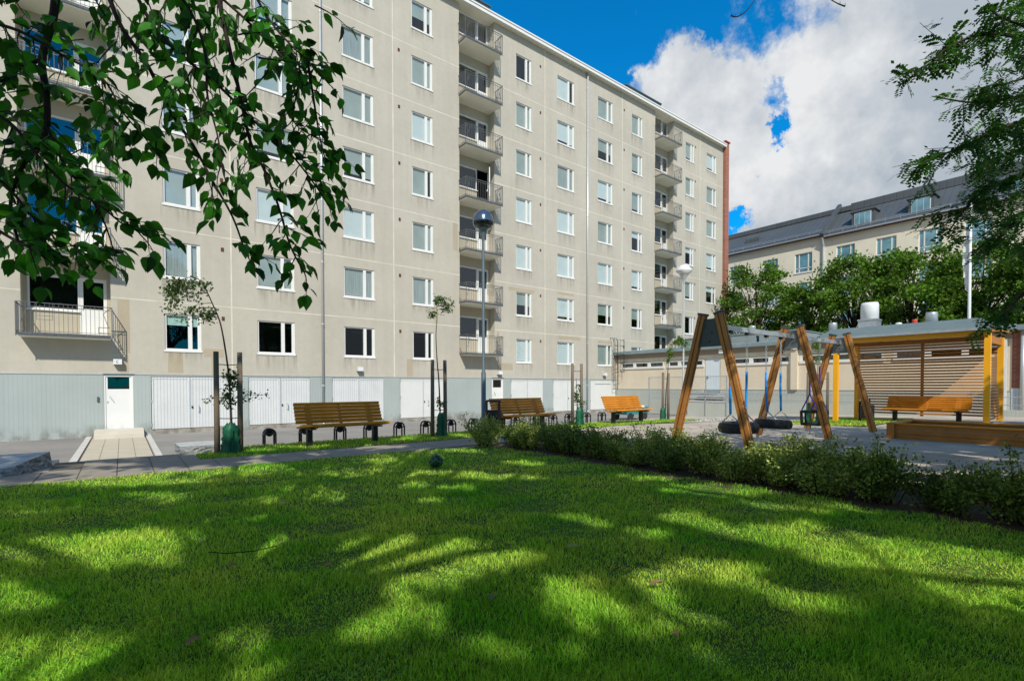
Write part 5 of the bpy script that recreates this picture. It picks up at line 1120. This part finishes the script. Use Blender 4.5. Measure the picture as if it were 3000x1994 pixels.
# grass blades
def blades(P, h, w, name, lab, rs, strawf=.05):
    n = len(P); a = rs.uniform(0, 6.28, n); lean = rs.uniform(.1, .85, n) * h; dx = np.cos(a); dy = np.sin(a); b = rs.uniform(0, 6.28, n); wx = np.cos(b) * w / 2; wy = np.sin(b) * w / 2
    def row(f, hz, ww): 
        c = P + np.stack([dx * lean * f, dy * lean * f, h * hz], 1); o = np.stack([wx * ww, wy * ww, 0 * w], 1); return c - o, c + o
    r0 = row(0, 0, 1); r1 = row(.35, .6, .85); r2 = row(1.0, .93, .12)
    V = np.stack([r0[0], r0[1], r1[0], r1[1], r2[0], r2[1]], 1).reshape(-1, 3)
    F = (np.array([(0, 1, 3, 2), (2, 3, 5, 4)])[None] + (np.arange(n) * 6)[:, None, None]).reshape(-1, 4)
    dry = (rs.uniform(size=n) < strawf * (1 + 1.5 * np.clip(noise2(P[:, 0], P[:, 1], 2.2, 9), 0, 1))); mi = np.repeat(dry.astype(int), 2)
    return tag(link(name, np_mesh(name, V, F, [M['grass'], M['straw']], mi)), lab, 'grass', kind='stuff')
rs = np.random.RandomState(31)
N = 540000; d_ = np.exp(rs.uniform(math.log(1.1), math.log(12.5), N)); l_ = rs.uniform(-1.5, 1.5, N) * d_
X = FW.x * d_ + RT.x * l_; Y = FW.y * d_ + RT.y * l_
ok = (X < 5.66 + .05 * np.sin(Y * 7)) & (Y < np.where(X > 3, 8.24 - (X - 3) * .08, 8.24 + (3 - X) * .014) - .02 + .035 * np.sin(X * 9)) & (Y > -8)
X, Y, d_ = X[ok], Y[ok], d_[ok]; hn = 1 + .45 * noise2(X, Y, 5, 2) + .25 * noise2(X, Y, 17, 3)
blades(np.stack([X, Y, np.full(len(X), .0)], 1), rs.uniform(.020, .046, len(X)) * np.clip(hn, .4, 2.0), .0016 + .0010 * d_, 'lawn_grass', 'lawn grass with dappled shade filling the foreground', rs, .022)
N = 26000; X = rs.uniform(.98, 15.6, N); Y = rs.uniform(9.33, 10.86, N); ok = (Y > np.interp(X, [.98, 11.7, 15.75], [9.34, 9.62, 9.46])) & (Y < np.interp(X, [.98, 11.9, 14.6, 15.75], [10.85, 10.85, 10.32, 9.5])) ; X, Y = X[ok], Y[ok]
blades(np.stack([X, Y, np.zeros(len(X))], 1), rs.uniform(.02, .06, len(X)), np.full(len(X), .011), 'verge_grass', 'grass on the strip under the benches', rs, .10)
N = 2500; X = rs.uniform(-3.5, -1.55, N); Y = rs.uniform(10.0, 10.84, N); blades(np.stack([X, Y, np.full(N, .1)], 1), rs.uniform(.03, .09, N), np.full(N, .011), 'block_grass', 'grass behind the left granite block', rs, .1)
N = 5200; X = rs.uniform(17.3, 22.5, N); Y = rs.uniform(5.3, 7.95, N); Z = np.array([zt(x, y) for x, y in zip(X, Y)]); blades(np.stack([X, Y, Z + .015], 1), rs.uniform(.02, .07, N), np.full(N, .018), 'shelter_grass', 'grass patch around the left end of the shelter', rs, .12)
N = 26000; d_ = np.exp(rs.uniform(math.log(1.2), math.log(9), N)); l_ = rs.uniform(-1.2, 1.2, N) * d_; X = FW.x * d_ + RT.x * l_; Y = FW.y * d_ + RT.y * l_
ok = (X < 5.5) & (Y < 8.1) & (noise2(X, Y, 2.6, 4) > .12); X, Y, d_ = X[ok], Y[ok], d_[ok]
V, F = leaves(np.stack([X, Y, rs.uniform(.02, .05, len(X))], 1), rs.uniform(.010, .018, len(X)) * (1 + .12 * d_), np.stack([rs.normal(size=len(X)), rs.normal(size=len(X)), np.full(len(X), .2)], 1), jitter=.1, rs=rs, flat=.3)
tag(link('clover', np_mesh('clover', V, F, M['clover'])), 'low clover leaves spread in patches through the lawn', 'clover', kind='stuff')
# leaves and bits fallen on the lawn
fl = [(1.25, 5.2, 'pale green round leaf lying on the lawn left of centre', 'leaf_h2', .11), (1.6, 2.2, 'light green leaf lying in the shade low left of centre', 'leaf_y', .09), (2.35, 1.75, 'curled brown dead leaf at bottom centre', 'deadleaf', .09), (2.55, 2.5, 'round pale leaf in a sun patch right of centre', 'leaf_h2', .10), (4.0, 2.9, 'dark curled dead leaf on the right lawn', 'deadleaf', .07), (3.2, 2.05, 'small brown leaf in shade lower right', 'deadleaf', .06), (.5, 3.6, 'brown leaf on the lit left lawn', 'deadleaf', .07), (.2, 2.6, 'reddish dead leaf low on the left lawn', 'deadleaf', .07), (2.9, 3.9, 'small dead leaf in the middle lawn', 'deadleaf', .06), (1.0, 3.2, 'dead leaf beside a dark twig at left', 'deadleaf', .06), (4.3, 2.0, 'dead leaf near the right shade edge', 'deadleaf', .08), (2.0, 1.35, 'pale stone sized leaf at the bottom edge', 'deadleaf', .05)]
for x, y, lab, m_, s in fl:
    V, F = leaves(np.zeros((1, 3)), s, np.array([(R.uniform(-1, 1), R.uniform(-1, 1), .12)]), LEAF_BROAD_V, LEAF_BROAD_F, jitter=.05, flat=.15); V[:, 2] += .035; tag(link('fallen_leaf', np_mesh('fallen_leaf', V, F, M[m_]), None, (x, y, .01)), lab, 'leaf', 'leaves fallen on the lawn')
for pts, lab in [([(.45, 3.95, .05), (.55, 3.85, .045), (.7, 3.78, .05), (.85, 3.8, .05)], 'thin dark curved twig lying on the left lawn')]:
    mb = MB(); p0 = Vector(pts[0]); mb.tube([tuple(Vector(p) - p0) for p in pts], .0035, 5); tag(part('fallen_twig', mb, M['twig'], loc=tuple(p0)), lab, 'twig')
# broad weed leaves at lower right corner
t = thing('broadleaf_weed', 'dark green plant with long pointed leaves at the lower right corner', 'plant', (3.45, .05, 0)); Pp = []; Dd = []
for a, h, l in ((2.2, .30, .2), (2.7, .26, .24), (1.7, .24, .2), (3.3, .18, .22), (2.4, .12, .2), (.6, .3, .2), (5, .22, .2)): Pp.append((math.cos(a) * .08, math.sin(a) * .08, h)); Dd.append((math.cos(a), math.sin(a), .1))
V, F = leaves(np.array(Pp), np.array([.22, .24, .2, .22, .2, .2, .2]), np.array(Dd), LEAF_BROAD_V * np.array([.55, 1, 1.2]), LEAF_BROAD_F, jitter=.05, flat=.2); link('foliage', np_mesh('foliage', V, F, M['leaf_l']), t)
mb = MB()
for p in Pp: mb.tube([(0, 0, 0), (p[0] * .5, p[1] * .5, p[2] * .6), p], [.005, .004, .003], 5)
part('stems', mb, M['leaf_y'], t)

# ------------------------------------------------------------------ world, sun, camera
w = bpy.data.worlds.new('World'); sc.world = w; w.use_nodes = True; nt = w.node_tree; nt.nodes.clear(); L = nt.links.new
out = nt.nodes.new('ShaderNodeOutputWorld'); bg = nt.nodes.new('ShaderNodeBackground'); sky = nt.nodes.new('ShaderNodeTexSky'); sky.sky_type = 'NISHITA'; sky.sun_disc = False
sky.sun_elevation = math.asin(-SUN.z); sky.sun_rotation = math.atan2(-SUN.x, -SUN.y); sky.air_density = 1.0; sky.dust_density = .15; sky.ozone_density = 2.5; sky.altitude = 0
tc = nt.nodes.new('ShaderNodeTexCoord')
def math_(op, a, b=None):
    n = nd(nt, 'ShaderNodeMath', operation=op)
    for i, v in enumerate((a, b)):
        if v is None: continue
        if hasattr(v, 'name') and hasattr(v, 'links'): L(v, n.inputs[i])
        else: n.inputs[i].default_value = v
    return n.outputs[0]
nz = nt.nodes.new('ShaderNodeVectorMath'); nz.operation = 'NORMALIZE'; L(tc.outputs['Generated'], nz.inputs[0]); D0 = nz.outputs[0]
wn = nd(nt, 'ShaderNodeTexNoise', Scale=5.0, Detail=8.0, Roughness=.62); L(D0, wn.inputs['Vector'])
wn2 = nd(nt, 'ShaderNodeTexNoise', Scale=16.0, Detail=6.0, Roughness=.6); L(D0, wn2.inputs['Vector'])
wv = nd(nt, 'ShaderNodeTexNoise', Scale=4.5, Detail=9.0, Roughness=.66); L(D0, wv.inputs['Vector'])
ws = nt.nodes.new('ShaderNodeVectorMath'); ws.operation = 'SUBTRACT'; L(wv.outputs['Color'], ws.inputs[0]); ws.inputs[1].default_value = (.5, .5, .5)
wm = nt.nodes.new('ShaderNodeVectorMath'); wm.operation = 'SCALE'; L(ws.outputs[0], wm.inputs[0]); wm.inputs['Scale'].default_value = .26
wa = nt.nodes.new('ShaderNodeVectorMath'); wa.operation = 'ADD'; L(D0, wa.inputs[0]); L(wm.outputs[0], wa.inputs[1]); D1 = wa.outputs[0]
def blob(x, y, z, r, wgt):
    dp = nd(nt, 'ShaderNodeVectorMath', operation='DISTANCE'); L(D1, dp.inputs[0]); dp.inputs[1].default_value = (x, y, z)
    mr = nd(nt, 'ShaderNodeMapRange', interpolation_type='SMOOTHSTEP'); mr.inputs['From Min'].default_value = r * 1.3; mr.inputs['From Max'].default_value = r * .35; mr.inputs['To Max'].default_value = wgt
    L(dp.outputs['Value'], mr.inputs['Value']); return mr.outputs[0]
acc = None
for c in CL + [(-.9, -.2, .35, .7, 1), (-.55, .75, .3, .6, 1), (.5, -.85, .25, .55, .95), (-.5, -.85, .25, .45, .9), (.95, -.3, .3, .5, 1)]: b_ = blob(*c); acc = b_ if acc is None else math_('MAXIMUM', acc, b_)  # appended blobs are clouds added outside the view for neutral fill light
for c in CG: acc = math_('SUBTRACT', acc, blob(c[0], c[1], c[2], c[3] * (.9 if c[2] > .4 else 2.1 if c[2] < .29 else 1.0), c[4] * (.66 if c[2] > .29 else 1.1)))
f1 = math_('MULTIPLY', math_('SUBTRACT', wn.outputs['Fac'], .5), 1.4); f2 = math_('MULTIPLY', math_('SUBTRACT', wn2.outputs['Fac'], .5), .8)
acc = math_('ADD', math_('ADD', acc, f1), f2)
cm = nd(nt, 'ShaderNodeMapRange', interpolation_type='SMOOTHSTEP'); cm.inputs['From Min'].default_value = .30; cm.inputs['From Max'].default_value = .72; L(acc, cm.inputs['Value'])
# cloud body colour: bright tops, grey blue underside away from the sun
wn3 = nd(nt, 'ShaderNodeTexNoise', Scale=3.2, Detail=5.0, Roughness=.55); mp = nt.nodes.new('ShaderNodeMapping'); mp.inputs['Location'].default_value = (3.1, 1.7, 0); L(D0, mp.inputs['Vector']); L(mp.outputs[0], wn3.inputs['Vector'])
br = blob(.79, .47, .42, .24, 1.0); sh_ = math_('ADD', math_('ADD', math_('MULTIPLY', wn3.outputs['Fac'], 3.0), math_('MULTIPLY', wn2.outputs['Fac'], 1.3)), math_('MULTIPLY', br, .6))
cr_ = nt.nodes.new('ShaderNodeValToRGB'); cr_.color_ramp.elements[0].position = .69; cr_.color_ramp.elements[0].color = (3.9, 4.4, 4.95, 1); cr_.color_ramp.elements[1].position = .93; cr_.color_ramp.elements[1].color = (7.2, 7.3, 7.4, 1); L(math_('MULTIPLY', sh_, 1 / 3.4), cr_.inputs[0])
tint = nt.nodes.new('ShaderNodeVectorMath'); tint.operation = 'MULTIPLY'; tint.inputs[1].default_value = (.02, 1.12, 1.72); L(sky.outputs[0], tint.inputs[0])
mx = nd(nt, 'ShaderNodeMix', data_type='RGBA'); L(cm.outputs[0], mx.inputs['Factor']); L(tint.outputs[0], mx.inputs['A']); L(cr_.outputs[0], mx.inputs['B'])
L(mx.outputs['Result'], bg.inputs['Color']); bg.inputs['Strength'].default_value = .1; L(bg.outputs[0], out.inputs['Surface'])
sl_ = bpy.data.lights.new('sun', 'SUN'); sl_.energy = 4.2; sl_.angle = math.radians(.53); sl_.color = (1, .94, .83); so = bpy.data.objects.new('sun', sl_); COL.objects.link(so); so.rotation_mode = 'QUATERNION'; so.rotation_quaternion = SUN.to_track_quat('-Z', 'Y'); so.location = (-10, -20, 30)
cd = bpy.data.cameras.new('camera'); cd.sensor_width = 36; cd.lens = 36 * 1464.1 / 3000; cd.shift_y = (1157.74 - 997) / 3000; cd.clip_start = .05; cd.clip_end = 3000
co = bpy.data.objects.new('camera', cd); COL.objects.link(co); co.location = CAM; co.rotation_mode = 'QUATERNION'
pitch = -.0194; fw = Vector((FW.x * math.cos(pitch), FW.y * math.cos(pitch), math.sin(pitch))); q = fw.to_track_quat('-Z', 'Y'); co.rotation_quaternion = q @ Quaternion((0, 0, 1), -.0016)
sc.camera = co
sc.view_settings.view_transform = 'Standard'; sc.view_settings.look = 'None'; sc.view_settings.exposure = 0.2; sc.view_settings.gamma = 1.0
sc.cycles.max_bounces = 6; sc.cycles.transparent_max_bounces = 12
